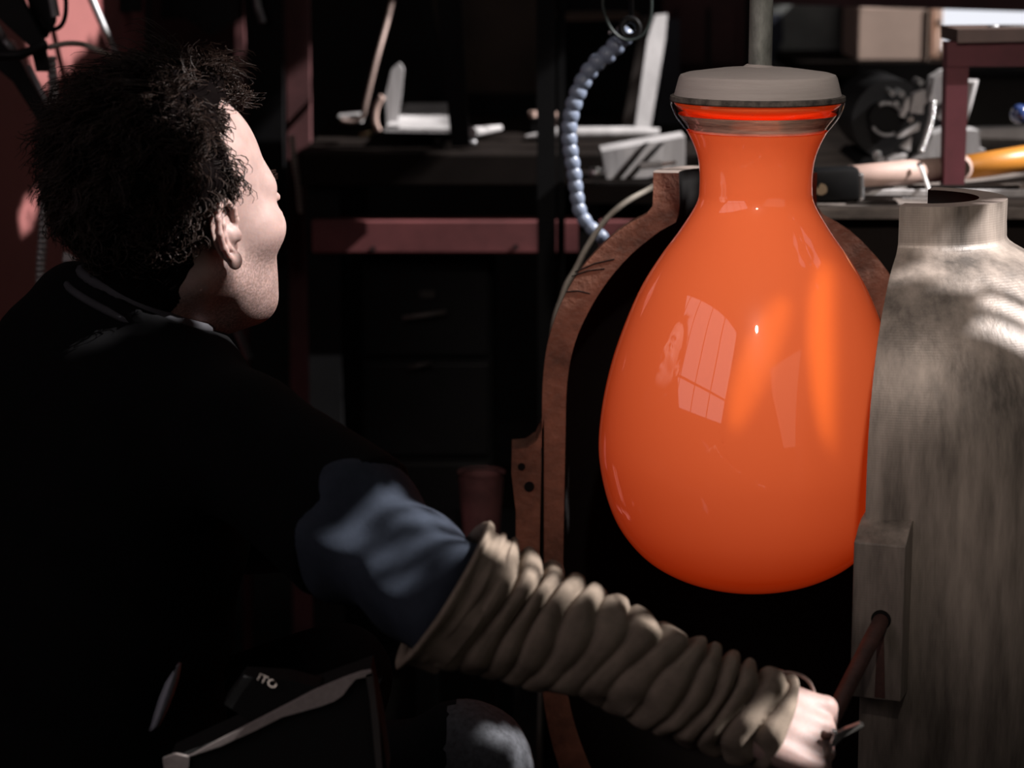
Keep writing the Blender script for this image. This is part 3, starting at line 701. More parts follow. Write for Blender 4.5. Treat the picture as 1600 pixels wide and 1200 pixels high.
def f_shirt(P):
    d = sd_cap(P, SR + (EL - SR) * .25, SR + (EL - SR) * .55, .050, .060)
    d = smin(d, sd_cap(P, SR + (EL - SR) * .5, EL, .060, .050), .03)
    d = smin(d, sd_cap(P, EL, EL + (WR - EL) * .2, .050, .040), .02)
    a = ((EL - SR) / np.linalg.norm(EL - SR)).astype(np.float32); t = (P - SR) @ a
    up = P[..., 2]
    fold = np.sin(t * 95 + 3.2 * wob(P, 16, 8) + up * 22) * .0042 + np.sin(P @ np.array([48, 25, 66], np.float32) + 3 * wob(P, 20, 2)) * .0035
    return d - fold - .003 * wob(P, 60, 31)
def f_shirt2(P):
    d = smin(sd_cap(P, SL + (ELl - SL) * .3, ELl, .052, .052), sd_cap(P, ELl, ELl + (WRl - ELl) * .9, .052, .042), .02)
    return d - .003 * wob(P, 60, 33)
l2 = np.minimum(np.minimum(SL, ELl), WRl) - .09; h2 = np.maximum(np.maximum(SL, ELl), WRl) + .09
sv, sf = surface(f_shirt2, l2, h2, .007); mesh_obj('shirt_sleeve', sv, sf, M['navy'], person, smooth=True)
sv, sf = surface(f_shirt, (-.32, 1.85, .62), (.12, 2.30, 1.02), .004)
mesh_obj('shirt_sleeve', sv, sf, M['navy'], person, smooth=True)

# beige felt arm guard: gathered tube
gp = catmull([Wn(692, 928, 2.0), Wn(735, 946, 2.0), Wn(800, 968, 2.0), Wn(870, 993, 1.995), Wn(960, 1026, 1.99), Wn(1040, 1066, 1.985), Wn(1110, 1096, 1.985), Wn(1166, 1117, 1.98), Wn(1214, 1131, 1.98)], 1)
def resample(p, n):
    s = np.r_[0, np.cumsum(np.linalg.norm(np.diff(p, axis=0), axis=1))]; u = np.linspace(0, s[-1], n)
    return np.stack([np.interp(u, s, p[:, i]) for i in range(3)], 1), u / s[-1]
gp = catmull(gp, 10); gp, us = resample(gp, 330)
rad = np.interp(us, [0, .03, .10, .2, .33, .5, .7, .85, 1], [.0690, .0635, .0590, .0540, .0500, .0440, .0415, .0405, .0385])
tg = np.gradient(gp, axis=0); tg /= np.linalg.norm(tg, axis=1, keepdims=True)
NA = 112; ang = np.linspace(0, 2 * math.pi, NA, endpoint=False)
up0 = np.array([0, 0, 1.0]); e1 = up0 - tg * (tg @ up0)[:, None]; e1 /= np.linalg.norm(e1, axis=1, keepdims=True); e2 = np.cross(tg, e1)
S, A_ = np.meshgrid(us, ang, indexing='ij')
topw = .5 + .5 * np.cos(A_)
# ridges of gathered cloth: crowded at the top and at the wrist
ph = np.interp(us, [0, .05, .1, .17, .24, .30, .37, .45, .52, .60, .68, .73, .80, .86, .92, 1.0], np.arange(16) * 2 * math.pi)
slant = .55 * np.sin(A_) + .25 * np.sin(2 * A_ + 5 * S) + .55 * np.sin(3 * A_ + 17 * S)
amp = np.interp(us, [0, .05, .3, .45, .62, .75, 1], [.0015, .0058, .0050, .0030, .0038, .0056, .0050])[:, None] * (.20 + .80 * np.clip(topw * 1.25, 0, 1) + .28 * (S > .62) * (1 - topw))
rg = np.abs(np.cos(ph[:, None] / 2 + slant * .9)) ** 0.8
rr = rad[:, None] + amp * (1.25 - 2.2 * (1 - rg) ** 1.4) + .0012 * np.sin(5 * A_ + 21 * S) + .0009 * np.sin(9 * A_ - 33 * S + 1)
rr += np.interp(us, [0, .012, .03], [.0035, .003, 0])[:, None]
lean = np.interp(us, [0, .08, .3, 1], [.012, .014, .010, .004])[:, None] * np.cos(A_)     # rim leans: top edge further along the arm
Vg = gp[:, None] + rr[..., None] * (np.cos(A_)[..., None] * e1[:, None] + np.sin(A_)[..., None] * e2[:, None]) + lean[..., None] * tg[:, None]
def roll(Vend, inner, n=3):
    return [Vend * (1 - k) + inner * k for k in (.03, .08, .2)][:n]
cen0 = gp[0]; cen1 = gp[-1]
rows = [Vg[0] + tg[0] * .03 - (Vg[0] - cen0) * .12, Vg[0] + tg[0] * .004 - (Vg[0] - cen0) * .10, Vg[0] - tg[0] * .003 - (Vg[0] - cen0) * .06] + list(Vg) + [Vg[-1] + tg[-1] * .002 - (Vg[-1] - cen1) * .06, Vg[-1] - tg[-1] * .01 - (Vg[-1] - cen1) * .18, Vg[-1] - tg[-1] * .03 - (Vg[-1] - cen1) * .22]
Vg2 = np.vstack(rows); nr_ = len(rows)
i, k = np.meshgrid(np.arange(nr_ - 1), np.arange(NA), indexing='ij'); k2 = (k + 1) % NA
Fg = np.stack([i * NA + k, (i + 1) * NA + k, (i + 1) * NA + k2, i * NA + k2], -1).reshape(-1, 4)[:, ::-1]
ag = mesh_obj('arm_guard', Vg2, Fg, M['guard'], person, smooth=True); ag['label'] = 'gathered beige felt arm guard'

def f_pants(P):
    d = sd_ell(P, PV - np.array([0, 0, .01]), (.125, .165, .12), B3)
    for h, k, f in ((HIr, KNr, FTr), (HIl, KNl, FTl)):
        d = smin(d, sd_cap(P, h, k, .092, .055), .03); d = smin(d, sd_cap(P, k, f, .055, .050), .02)
    return d - .003 * wob(P, 55, 77) - .0025 * np.sin(P @ np.array([60, 20, 50], np.float32) + 3 * wob(P, 18, 6))
pv, pf_ = surface(f_pants, (-.60, 1.95, .05), (.16, 2.75, .76), .008)
trs = mesh_obj('trousers', pv, pf_, M['jeans'], person, smooth=True)
kc_ = Wn(836, 1170, 2.14); fc_ = pv[pf_].mean(1); kd = (fc_ - kc_) * np.array([1, 1, .8]); sel = np.linalg.norm(kd, axis=1) < .085   # sunlight on the knee, painted as lighter denim
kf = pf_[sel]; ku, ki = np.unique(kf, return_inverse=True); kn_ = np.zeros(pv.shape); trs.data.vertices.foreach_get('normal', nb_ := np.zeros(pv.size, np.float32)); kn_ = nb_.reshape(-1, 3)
mesh_obj('lit_knee', pv[ku] + kn_[ku] * .0012, ki.reshape(-1, 4), mat('sunlit_denim', (.075, .079, .088), .9, var=.35, scale=180, spec=.1), trs, smooth=True)['label'] = 'sunlit knee painted as lighter grey denim'
for f in (FTr, FTl):
    def f_boot(P, f=f):
        d = sd_cap(P, f + np.array([-.02, 0, .03]), f + np.array([-.02, 0, -.03]), .05, .048)
        d = smin(d, sd_cap(P, f + np.array([0, 0, -.03]), f + Fb * .15 + np.array([0, 0, -.036]), .045, .038), .02)
        return np.maximum(d, .002 - P[..., 2])
    lo = f - .14; hi = f + .23; lo[2] = -.01; hi[2] = .16
    v, q = surface(f_boot, lo, hi, .009); mesh_obj('boot', v, q, M['boot'], person, smooth=True)
# shirt tail hanging out at the hip; its light painted as paler cotton
tp = [(284, 1036), (280, 1060), (272, 1085), (262, 1110), (250, 1134), (241, 1142)]
tl = [(270, 1048), (258, 1066), (248, 1090), (240, 1115), (234, 1136), (231, 1142)]
Vt = []
for (a, b) in zip(tp, tl): Vt += [W(a[0], a[1], 2.085), W((a[0] + b[0]) / 2, (a[1] + b[1]) / 2, 2.075), W(b[0], b[1], 2.10)]
Ft = [(3 * i + j, 3 * i + j + 1, 3 * i + j + 4, 3 * i + j + 3) for i in range(5) for j in range(2)]
to = mesh_obj('shirt_tail', Vt, Ft, mat('lit_navy_cotton', (.26, .27, .31), .9, var=.2, spec=.1), person, smooth=True); sm_ = to.modifiers.new('thickness', 'SOLIDIFY'); sm_.thickness = .003

# low stool he squats on
stool = thing('low_stool', 'low dark wooden stool under the crouching man', 'stool', (PV[0], PV[1], 0))
seat_z = float(PV[2]) - .143
MB().box((PV[0], PV[1], seat_z - .015), (.34, .30, .03), bevel=.006).build('seat', M['dark_wood'], stool)
for sx in (-1, 1):
    for sy in (-1, 1): MB().box((PV[0] + sx * .14, PV[1] + sy * .12, (seat_z - .03) / 2), (.04, .04, seat_z - .03), bevel=.003).build('leg', M['dark_wood'], stool)

# black pouch with grey bound edges at his hip
PY = 1.985
pouch = thing('tool_pouch', 'flat black pouch with grey bound edge and small gold letters at the man\'s hip', 'pouch', tuple(W(430, 1190, PY)))
MB().prism([W(262, 1192, PY + .006), W(400, 1128, PY + .006), W(480, 1086, PY + .006), W(578, 1051, PY + .006), W(596, 1140, PY + .006), W(606, 1215, PY + .006), W(280, 1260, PY + .006)], (0, .05, .0)).build('body', M['pouch'], pouch)
MB().prism([W(294, 1183, PY), W(340, 1158, PY), W(390, 1132, PY), W(440, 1106, PY), W(490, 1080, PY), W(540, 1059, PY), W(566, 1050, PY), W(580, 1048, PY), W(581, 1056, PY), W(556, 1061, PY), W(544, 1075, PY), W(536, 1086, PY), W(522, 1096, PY), W(500, 1104, PY), W(440, 1121, PY), W(396, 1143, PY), W(345, 1166, PY)], (0, .005, 0)).build('flap_binding', M['strip'], pouch)
MB().prism([W(571, 1055, PY), W(582, 1050, PY), W(587, 1090, PY), W(593, 1140, PY), W(598, 1215, PY), W(589, 1215, PY), W(582, 1140, PY), W(577, 1090, PY)], (0, .005, 0)).build('side_binding', mat('dark_binding', (.06, .055, .052), .9), pouch)
MB().prism([W(254, 1186, PY), W(274, 1179, PY), W(296, 1184, PY), W(291, 1215, PY), W(258, 1215, PY)], (0, .005, 0)).build('corner_patch', M['strip'], pouch)
fc = bpy.data.curves.new('lettering', 'FONT'); fc.body = 'ITO'; fc.size = .011; fc.extrude = .0003
fo = bpy.data.objects.new('lettering', fc); C.objects.link(fo); fc.materials.append(M['gold'])
fo.location = W(400, 1062, PY - .004); fo.rotation_euler = (math.radians(40), math.radians(28), math.radians(0)); bpy.context.view_layer.update(); lm = bpy.data.meshes.new_from_object(fo); lo2 = bpy.data.objects.new('lettering', lm); lo2.rotation_euler = fo.rotation_euler; lo2.location = fo.location; C.objects.link(lo2); bpy.data.objects.remove(fo); attach(lo2, pouch); lo2.name = 'lettering'
MB().prism([W(395, 1131, PY + .008), W(350, 1100, PY + .008), W(380, 1058, PY + .008), W(450, 1062, PY + .008), W(500, 1075, PY + .008)], (0, .03, 0)).build('flap', M['pouch'], pouch)

# bent wire tongs in his hand
tongs = thing('wire_tongs', 'bent steel wire tongs with a shiny flat tip held in the man\'s hand', 'tongs', tuple(W(1285, 1120, 1.97)))
wp = catmull([W(1206, 1054, 2.01), W(1230, 1051, 2.01), W(1252, 1056, 2.01), W(1266, 1068, 2.01), W(1273, 1088, 2.005), W(1273, 1112, 1.995), W(1276, 1140, 1.98)], 6)
MB().tube(wp, .0017, 8).build('wire_arm', M['pale_grip'], tongs, smooth=True)
MB().tube([W(1276, 1140, 1.98), W(1290, 1150, 1.965), W(1302, 1150, 1.96)], .0035, 10).build('hinge_pin', M['rust'], tongs, smooth=True)
MB().prism([W(1297, 1166, 1.958), W(1302, 1150, 1.958), W(1320, 1140, 1.962), W(1344, 1131, 1.966), W(1350, 1134, 1.966), W(1344, 1141, 1.966), W(1318, 1152, 1.962), W(1303, 1167, 1.958)], (0, .004, .001)).build('flat_tip', M['bright_metal'], tongs)
MB().tube([W(1300, 1140, 1.957), W(1306, 1146, 1.957), W(1302, 1156, 1.957), W(1298, 1164, 1.957)], .002, 8).build('clip', M['bright_metal'], tongs, smooth=True)

# ------------------------------------------------------------------ left: furnace panel with burner fittings
def pxl(n, Y): return n * Y / cp / FPX
def wtube(pts, r, n=10, Ydef=None): return [W(*p) if len(p) == 3 else W(p[0], p[1], Ydef) for p in pts]
fd = Vector((.43, .90, 0)).normalized(); fn = Vector((fd.y, -fd.x, 0))
f0 = W(160, 200, 3.42); fz = 2.2
furn = thing('furnace_housing', 'faded red furnace housing with patches of sunlight, behind the man\'s head', 'furnace', (f0.x, f0.y, 0))
A = Vector((f0.x, f0.y, 0)); Bp = A - fd * .62
pan = MB().prism([A, Bp, Bp + Vector((0, 0, fz)), A + Vector((0, 0, fz))], -fn * .03); pan.build('side_panel', M['pink_paint'], furn)
D2 = W(232, 200, 3.72); D2 = Vector((D2.x, D2.y, 0))
MB().prism([A, D2, D2 + Vector((0, 0, fz)), A + Vector((0, 0, fz))], Vector((-.02, .03, 0))).build('front_panel', M['red_paint'], furn)
MB().prism([Bp, Bp + Vector((-.5, .3, 0)), Bp + Vector((-.5, .3, fz)), Bp + Vector((0, 0, fz))], Vector((.0, .03, 0))).build('side_panel', M['red_paint'], furn)
MB().prism([W(172, -20, 3.55), W(222, -20, 3.62), W(222, 18, 3.62), W(185, 18, 3.56), W(170, 30, 3.55), (W(160, 38, 3.54))], (-.0, -.02, 0)).build('latch', M['dark_steel'], furn)

YB = 3.05
burn = thing('burner_arm', 'black burner arm with cables and levers in front of the red furnace', 'burner', tuple(W(60, 80, YB)))
def bar(poly, Y, th, name, m, parent): return MB().prism([W(x, y, Y) for x, y in poly], (0, th, 0)).build(name, m, parent)
bar([(-20, -30), (18, -30), (66, 62), (74, 112), (56, 112), (48, 74), (-20, 12)], YB, .02, 'arm', M['dark_steel'], burn)
bar([(38, -30), (82, -30), (84, 32), (70, 60), (52, 52)], YB + .03, .02, 'bracket', M['dark_steel'], burn)
MB().tube([W(80, -14, YB), W(87, 26, YB)], pxl(7, YB), 16).build('gauge_tube', M['grey_metal'], burn, autosmooth=.6)
MB().tube(catmull([W(101, -30, YB), W(103, 15, YB), W(97, 38, YB), W(84, 46, YB), (W(72, 42, YB)), W(64, 30, YB)], 6), pxl(3.6, YB), 8).build('cable', M['black'], burn, smooth=True)
MB().tube(catmull([W(84, 26, YB), W(85, 34, YB), W(78, 42, YB), W(66, 40, YB)], 5), pxl(3, YB), 8).build('cable', M['black'], burn, smooth=True)
MB().tube([W(-30, 88, YB - .02), W(30, 86, YB - .02), W(74, 70, YB - .02)], [pxl(9, YB), pxl(8, YB), pxl(7, YB)], 12).build('lever', M['dark_steel'], burn, smooth=True)
MB().tube([W(76, 72, YB - .02), W(81, 75, YB - .02)], pxl(4, YB), 10).build('ferrule', M['bright_metal'], burn)
MB().tube(catmull([W(80, 73, YB - .02), W(105, 68, YB - .02), W(132, 70, YB), W(160, 82, YB), W(186, 96, YB + .05)], 6), pxl(4.2, YB), 10).build('feed_hose', M['beige_hose'], burn, smooth=True)
bar([(-20, 52), (18, 66), (80, 192), (70, 205), (20, 128), (-20, 95)], YB + .05, .025, 'brace', M['dark_steel'], burn)
MB().tube([W(44, 102, YB + .045), W(92, 198, YB + .045)], pxl(4.2, YB), 10).build('rod', M['grey_metal'], burn, smooth=True)  # lit edge of the brace, put in as a pale grey bar
MB().tube([W(-14, 30, YB), W(6, 60, YB)], pxl(6, YB), 10).build('fitting', M['grey_metal'], burn, smooth=True)
MB().tube([W(6, 62, YB), W(22, 80, YB)], pxl(5, YB), 10).build('fitting', M['grey_metal'], burn, smooth=True)
# wall-hung pale rod
prod = thing('pale_rod', 'pale steel rod leaning against the red furnace, just above the man\'s head', 'rod', tuple(W(180, 90, 3.3)))
MB().tube([W(118, -60, 3.3), W(182, 90, 3.34), W(262, 270, 3.36), W(390, 560, 3.38)], pxl(6, 3.3), 12).build('shaft', M['grey_metal'], prod, smooth=True)
MB().tube([W(133, -40, 3.31), W(172, 70, 3.33)], pxl(3, 3.3), 8).build('edge', M['beige_hose'], prod, smooth=True)

def conduit(name, label, pts, r, pitch, m, cat, parts=True):
    """corrugated hose: a core and one ring object per turn"""
    p, _ = resample(catmull(pts, 10), 200); L = np.linalg.norm(np.diff(p, axis=0), axis=1).sum(); n = max(4, int(L / pitch)); q, _ = resample(p, n)
    o = thing(name, label, cat, tuple(p[0]))
    MB().tube(list(p[::4]) + [p[-1]], r * .82, 10).build('core', M['dark_steel'], o, smooth=True)
    t0 = MB(); pr = [(r * .80 + r * .22 * math.sin(a), pitch * .46 * math.cos(a)) for a in np.linspace(0, math.pi, 6)]
    ring = None
    for i in range(n):
        t = Vector(q[min(i + 1, n - 1)] - q[max(i - 1, 0)]).normalized()
        if ring is None:
            ring = MB().lathe(pr, (0, 0, 0), 14).build('ring', m, None, smooth=True); c = ring
        else: c = ring.copy(); C.objects.link(c)
        tilt = t.to_track_quat('Z', 'Y'); c.rotation_mode = 'QUATERNION'; c.rotation_quaternion = tilt; c.location = q[i]; attach(c, o)
    return o
conduit('corrugated_hose', 'grey corrugated metal hose hanging behind the man\'s neck and hair', [Wn(80, 92, 3.1), Wn(84, 150, 3.1), Wn(80, 230, 3.1), Wn(70, 310, 3.1), Wn(66, 380, 3.1), Wn(63, 430, 3.1), Wn(62, 560, 3.1)], pxl(7.5, 3.1), pxl(8.5, 3.1), M['hose_grey'], 'hose')
conduit('corrugated_hose', 'short thin corrugated conduit seen beside the man\'s forehead', [Wn(456, 215, 3.7), Wn(460, 255, 3.7), Wn(466, 288, 3.7), Wn(470, 330, 3.7)], pxl(5, 3.7), pxl(5.5, 3.7), M['beige_hose'], 'hose')
nt_ = thing('nape_bracket', 'small pale metal bracket seen between hair and shoulder of the man', 'bracket', tuple(W(106, 402, 3.0)))
MB().prism([W(98, 409, 3.0), W(99, 395, 3.0), W(106, 398, 3.0), W(118, 407, 3.0)], (0, .01, 0)).build('plate', M['white_wood'], nt_)
MB().tube([W(102, 404, 3.005), W(98, 500, 3.02), W(98, 900, 3.05), W(98, 1330, 3.05)], pxl(4, 3), 8).build('stem', M['dark_steel'], nt_, smooth=True)

# red steel rack posts behind the man's face
rack = thing('steel_rack', 'dark red steel rack of posts standing behind the man\'s face', 'rack', tuple(W(450, 900, 3.8)[:2]) + (0,))
def post(poly, Y, th, name, m, parent): return bar(poly, Y, th, name, m, parent)
bz = lambda Y: 0.0
def vpost(px0, px1, ytop, Y, th, name, m, parent, px0b=None, px1b=None, zbot=0.0):
    a, b = W(px0, ytop, Y), W(px1, ytop, Y); c = W(px1 if px1b is None else px1b, 400, Y); d = W(px0 if px0b is None else px0b, 400, Y)
    return MB().prism([a, b, Vector((c.x, Y, zbot)), Vector((d.x, Y, zbot))], (0, th, 0)).build(name, m, parent)
M['post_red'] = mat('dark_red_paint', (.11, .04, .042), .7, var=.4)
vpost(446, 482, -60, 3.80, .03, 'post', M['post_red'], rack)
vpost(366, 380, -60, 3.90, .03, 'post', M['post_red'], rack)
MB().prism([W(236, -60, 4.0), W(482, -60, 4.0), W(482, 120, 4.0), W(236, 120, 4.0)], (0, .02, 0)).build('back_sheet', mat('dim_red_sheet', (.05, .012, .014), .8, var=.4), rack)
bar([(256, -40), (372, -40), (372, 30), (330, 56), (290, 30), (250, 30)], 3.7, .06, 'motor_box', M['dark_steel'], rack)
MB().tube([W(398, -30, 3.7), W(402, 8, 3.7), W(410, 36, 3.7)], pxl(5.5, 3.7), 10).build('pipe', M['grey_metal'], rack, smooth=True)
bar([(380, -60), (440, -60), (444, 420), (396, 420)], 3.72, .03, 'column', M['black'], rack)

# ------------------------------------------------------------------ long bench behind (left)
LY = 3.6; LZ = H - 0.35
bench = thing('workbench', 'long dark workbench with a dull red rail, behind the man and the mould', 'workbench', (.1, LY, 0))
bx0, bx1 = W(470, 300, LY).x, .345
MB().box(((bx0 + bx1) / 2, LY + .4, LZ - .025), (bx1 - bx0, .8, .05), bevel=.004).build('bench_top', M['dark_wood'], bench)
r0, r1 = W(486, 345, LY), W(486, 397, LY)
MB().box(((r0.x + bx1) / 2, LY + .03, (r0.z + r1.z) / 2), (bx1 - r0.x, .05, r0.z - r1.z), bevel=.003).build('rail', M['red_paint'], bench)
for px, py in ((583, 389), (806, 386)):
    MB().tube([W(px, py, LY + .004), W(px, py, LY - .001)], pxl(4, LY), 12).build('bolt_hole', M['black'], bench)
for x in (bx0 + .03, bx1 - .04):
    for y in (LY + .06, LY + .74): MB().box((x, y, (LZ - .05) / 2), (.05, .05, LZ - .05)).build('leg', M['dark_steel'], bench)
MB().box(((bx0 + bx1) / 2, LY + .4, .34), (bx1 - bx0 - .1, .68, .03)).build('lower_shelf', M['dark_wood'], bench)
cab = thing('drawer_cabinet', 'dark drawer cabinet with dull metal handles under the bench', 'cabinet', tuple(W(665, 800, 3.66)[:2]) + (.355,))
cx0, cx1 = W(560, 500, 3.68).x, W(770, 500, 3.68).x; ct = LZ - .17
MB().box(((cx0 + cx1) / 2, 3.94, (.355 + ct) / 2), (cx1 - cx0, .48, ct - .355), bevel=.003).build('body', M['dark_steel'], cab)
nd = 3; dz = (ct - .355) / nd
for k in range(nd):
    dr = MB().box(((cx0 + cx1) / 2, 3.694, .355 + dz * (k + .5)), (cx1 - cx0 - .012, .016, dz - .012), bevel=.003).build('drawer', M['dark_steel'], cab)
hd = [(628, 497, 697, 488, .55), (638, 574, 674, 568, .25)]
for (x0, y0, x1, y1, _) in hd:
    MB().tube([W(x0, y0, 3.67), W(x1, y1, 3.67)], pxl(4, 3.67), 8).build('handle', mat('dull_handle', (.10 * _ * 2, .09 * _ * 2, .085 * _ * 2), .5, .3), cab, smooth=True)
MB().box(tuple(W(668, 460, 3.682)), (pxl(26, 3.6), .006, pxl(14, 3.6)), bevel=.002).build('label_plate', mat('dull_plate', (.03, .026, .022), .7), cab)
bk = thing('bucket', 'dusty red plastic bucket on the bench\'s lower shelf', 'bucket', tuple(W(752, 800, 3.3)[:2]) + (0.56,))
bw = W(752, 770, 3.3)
MB().lathe([(.0005, bw.z - .065), (pxl(28, 3.3), bw.z - .065), (pxl(36, 3.3), bw.z + .028), (pxl(38, 3.3), bw.z + .03), (pxl(34, 3.3), bw.z + .027), (pxl(27, 3.3), bw.z - .06), (.0005, bw.z - .06)], (bw.x, 3.3, 0), 32).build('pail', M['dull_pink'], bk, autosmooth=.5)
MB().tube(catmull([Vector((bw.x - pxl(37, 3.3), 3.3, bw.z + .02)), Vector((bw.x - .02, 3.27, bw.z + .04)), Vector((bw.x + .02, 3.27, bw.z + .04)), Vector((bw.x + pxl(37, 3.3), 3.3, bw.z + .02))], 5), .0015, 6).build('bail', M['dark_steel'], bk, smooth=True)
crt = thing('low_table', 'low dark table with a red edge, left of the brown mould half', 'table', tuple(W(700, 820, 3.2)[:2]) + (0,))
tz = bw.z - .066
q0, q1 = W(640, 820, 3.2).x, W(812, 820, 3.2).x
MB().box(((q0 + q1) / 2, 3.32, tz - .012), (q1 - q0, .3, .024), bevel=.003).build('table_top', M['dark_steel'], crt)
MB().box(((q0 + q1) / 2, 3.18, tz - .034), (q1 - q0 - .01, .02, .016)).build('edge_strip', M['red_paint'], crt)
for x in (q0 + .02, q1 - .02):
    for y in (3.2, 3.44): MB().box((x, y, (tz - .024) / 2), (.025, .025, tz - .024)).build('leg', M['dark_steel'], crt)
bkl = bk; bk['label'] = 'dusty red plastic bucket standing on the low dark table'
bk.location.z = bk.location.z

# things on the bench
def onz(px, py): return W(px, py, 3.72)
plate = thing('steel_plate', 'flat grey steel plate lying on the bench with a bent blade upright', 'plate', tuple(W(640, 195, 3.78)))
MB().prism([W(600, 206, 3.68), W(712, 208, 3.68), Vector((W(712, 205, 3.68).x, 3.98, LZ + .040)), Vector((W(620, 205, 3.68).x, 4.02, LZ + .036))], (0, 0, .006)).build('sheet', M['white_wood'], plate)
bar([(605, 203), (602, 150), (612, 108), (624, 98), (631, 108), (627, 150), (620, 203)], 3.76, .012, 'blade', M['white_wood'], plate)
MB().tube(catmull([W(598, 150, 3.72), W(588, 168, 3.72), W(586, 190, 3.72), W(592, 206, 3.72)], 5), pxl(5, 3.7), 10).build('hook', M['pale_grip'], plate, smooth=True)
rod = thing('iron_poker', 'thin brown iron poker leaning on the bench beside the grey plate', 'poker', tuple(W(560, 195, 3.74)))
MB().tube(catmull([W(532, 188, 3.74), W(552, 190, 3.74), W(566, 182, 3.74), W(572, 160, 3.74), W(588, 95, 3.76), W(606, 30, 3.8), W(622, -40, 3.84)], 6), pxl(4.2, 3.74), 10).build('shaft', mat('warm_iron', (.22, .16, .14), .5, .3), rod, smooth=True)
MB().prism([W(528, 182, 3.74), W(560, 179, 3.74), W(566, 192, 3.74), W(540, 193, 3.74)], (0, .05, 0)).build('foot', M['white_wood'], rod)
MB().tube([W(562, 212, 3.7), W(580, 208, 3.7)], pxl(4, 3.7), 8).build('tip', mat('brass_tip', (.3, .22, .12), .4, .4), rod, smooth=True)
cy = thing('short_pipe', 'short pale pipe with an open end lying on the bench behind the dark post', 'pipe', tuple(W(756, 205, 3.66)))
MB().tube([W(738, 207, 3.66), W(782, 200, 3.7)], [pxl(8.5, 3.7), pxl(5, 3.7)], 16).build('tube', M['white_wood'], cy, autosmooth=.6)
MB().tube([W(732, 224, 3.64), W(744, 222, 3.64)], pxl(4, 3.7), 8).build('stub', M['grey_metal'], cy, smooth=True)
for (x, y, r) in ((832, 178, 6.5), (847, 181, 5)):
    k = thing('pale_knob', 'small pale knob on the bench, %s of the pair by the dark post' % ('larger' if r > 6 else 'smaller'), 'loose knob', tuple(W(x, y, 3.8)))
    MB().tube([W(x, y - 4, 3.8), W(x + 1, y + 5, 3.8)], pxl(r, 3.8), 12).build('head', M['pale_grip'], k, autosmooth=.6)  # loose round knob on a short stem
    MB().tube([W(x + 1, y + 5, 3.8), Vector((W(x, y, 3.8).x, 3.8, LZ + .001))], pxl(3, 3.8), 8).build('stem', M['dark_steel'], k)
blk0 = thing('pink_block', 'small pinkish wooden block on the bench behind the blue hose', 'block', tuple(W(876, 190, 3.8)))
MB().box(tuple(W(874, 187, 3.8)), (pxl(24, 3.8), .05, pxl(20, 3.8)), bevel=.003).build('body', M['pale_grip'], blk0)
MB().box(tuple(W(874, 187, 3.775)), (pxl(10, 3.8), .004, pxl(4, 3.8))).build('groove', M['dark_wood'], blk0)
lp_ = thing('long_pipe', 'pale metal pipe lying along the bench behind the blue hose', 'pipe', tuple(W(950, 210, 3.68)))
MB().tube([W(856, 210, 3.68), W(982, 208, 3.68), W(1030, 209, 3.68)], [pxl(11, 3.7), pxl(10, 3.7), pxl(8.5, 3.7)], 16).build('tube', M['white_wood'], lp_, autosmooth=.6)
MB().tube([W(822, 214, 3.68), W(856, 211, 3.68)], [pxl(3, 3.7), pxl(8, 3.7)], 12).build('nozzle', M['white_wood'], lp_, autosmooth=.6)
plank = thing('leaning_plank', 'pale grey wooden plank leaning upright on the bench near the grey cap', 'plank', tuple(W(1000, 215, 3.8)))
MB().prism([W(1024, 24, 3.9), W(1043, 22, 3.9), W(1040, 60, 3.88), W(1014, 215, 3.8), W(990, 215, 3.8), W(1012, 60, 3.88)], (0, .02, 0)).build('board', M['white_wood'], plank)
bar([(1004, 26), (1022, 26), (994, 212), (970, 213)], 3.93, .02, 'dark_backing', mat('brown_slat', (.05, .04, .035), .8), plank)
nv = thing('dark_sheet', 'dark navy steel sheet standing behind the pale plank', 'sheet', tuple(W(1060, 200, 4.1)))
bar([(1040, 30), (1062, 30), (1062, 205), (1024, 205)], 4.1, .02, 'sheet', mat('navy_steel', (.012, .014, .022), .6), nv)
blk = thing('wooden_block', 'worn pale wooden block with painted shadow stripes on the bench left of the vase neck', 'block', tuple(W(1005, 270, 3.4)))
bY = 3.42
b = [W(940, 237, bY), W(1000, 226, bY), W(1071, 214, bY), W(1071, 262, bY), W(1010, 278, bY), W(948, 280, bY)]
MB().prism(b, (0, .09, 0)).build('body', M['white_wood'], blk)
for xa, xb in ((1006, 962), (1030, 980)):
    MB().prism([W(xa, 224, bY - .002), W(xa + 9, 222, bY - .002), W(xb + 8, 279, bY - .002), W(xb - 3, 279, bY - .002)], (0, .003, 0)).build('thin_strip', M['dark_wood'], blk)  # shadows across the block, painted as dark stripes
pf2 = thing('paint_stick', 'short white stick lying in front of the wooden block', 'stick', tuple(W(1020, 258, 3.35)))
MB().tube([W(1000, 259, 3.36), W(1034, 257, 3.36)], pxl(5.5, 3.36), 12).build('shaft', M['frosted'] if False else M['white_wood'], pf2, autosmooth=.6)
MB().tube([W(1034, 257, 3.36), W(1056, 254, 3.37)], [pxl(3, 3.36), pxl(2.5, 3.36)], 10).build('end', M['pale_grip'], pf2, smooth=True)
bx = thing('block_shelf', 'low dark shelf carrying the worn wooden block', 'shelf', tuple(W(1000, 300, 3.4)[:2]) + (0,))
sz = W(950, 281, bY).z
MB().box((W(1000, 280, bY).x, bY + .04, sz - .014), (pxl(190, bY), .2, .026)).build('board', M['dark_wood'], bx)
for s in (-1, 1): MB().box((W(1000, 280, bY).x + s * .07, bY + .06, (sz - .027) / 2), (.03, .03, sz - .027)).build('leg', M['dark_steel'], bx)
kn = thing('drain_cock', 'small shiny metal knob beside the blue segmented hose', 'knob', tuple(W(930, 272, 3.38)))
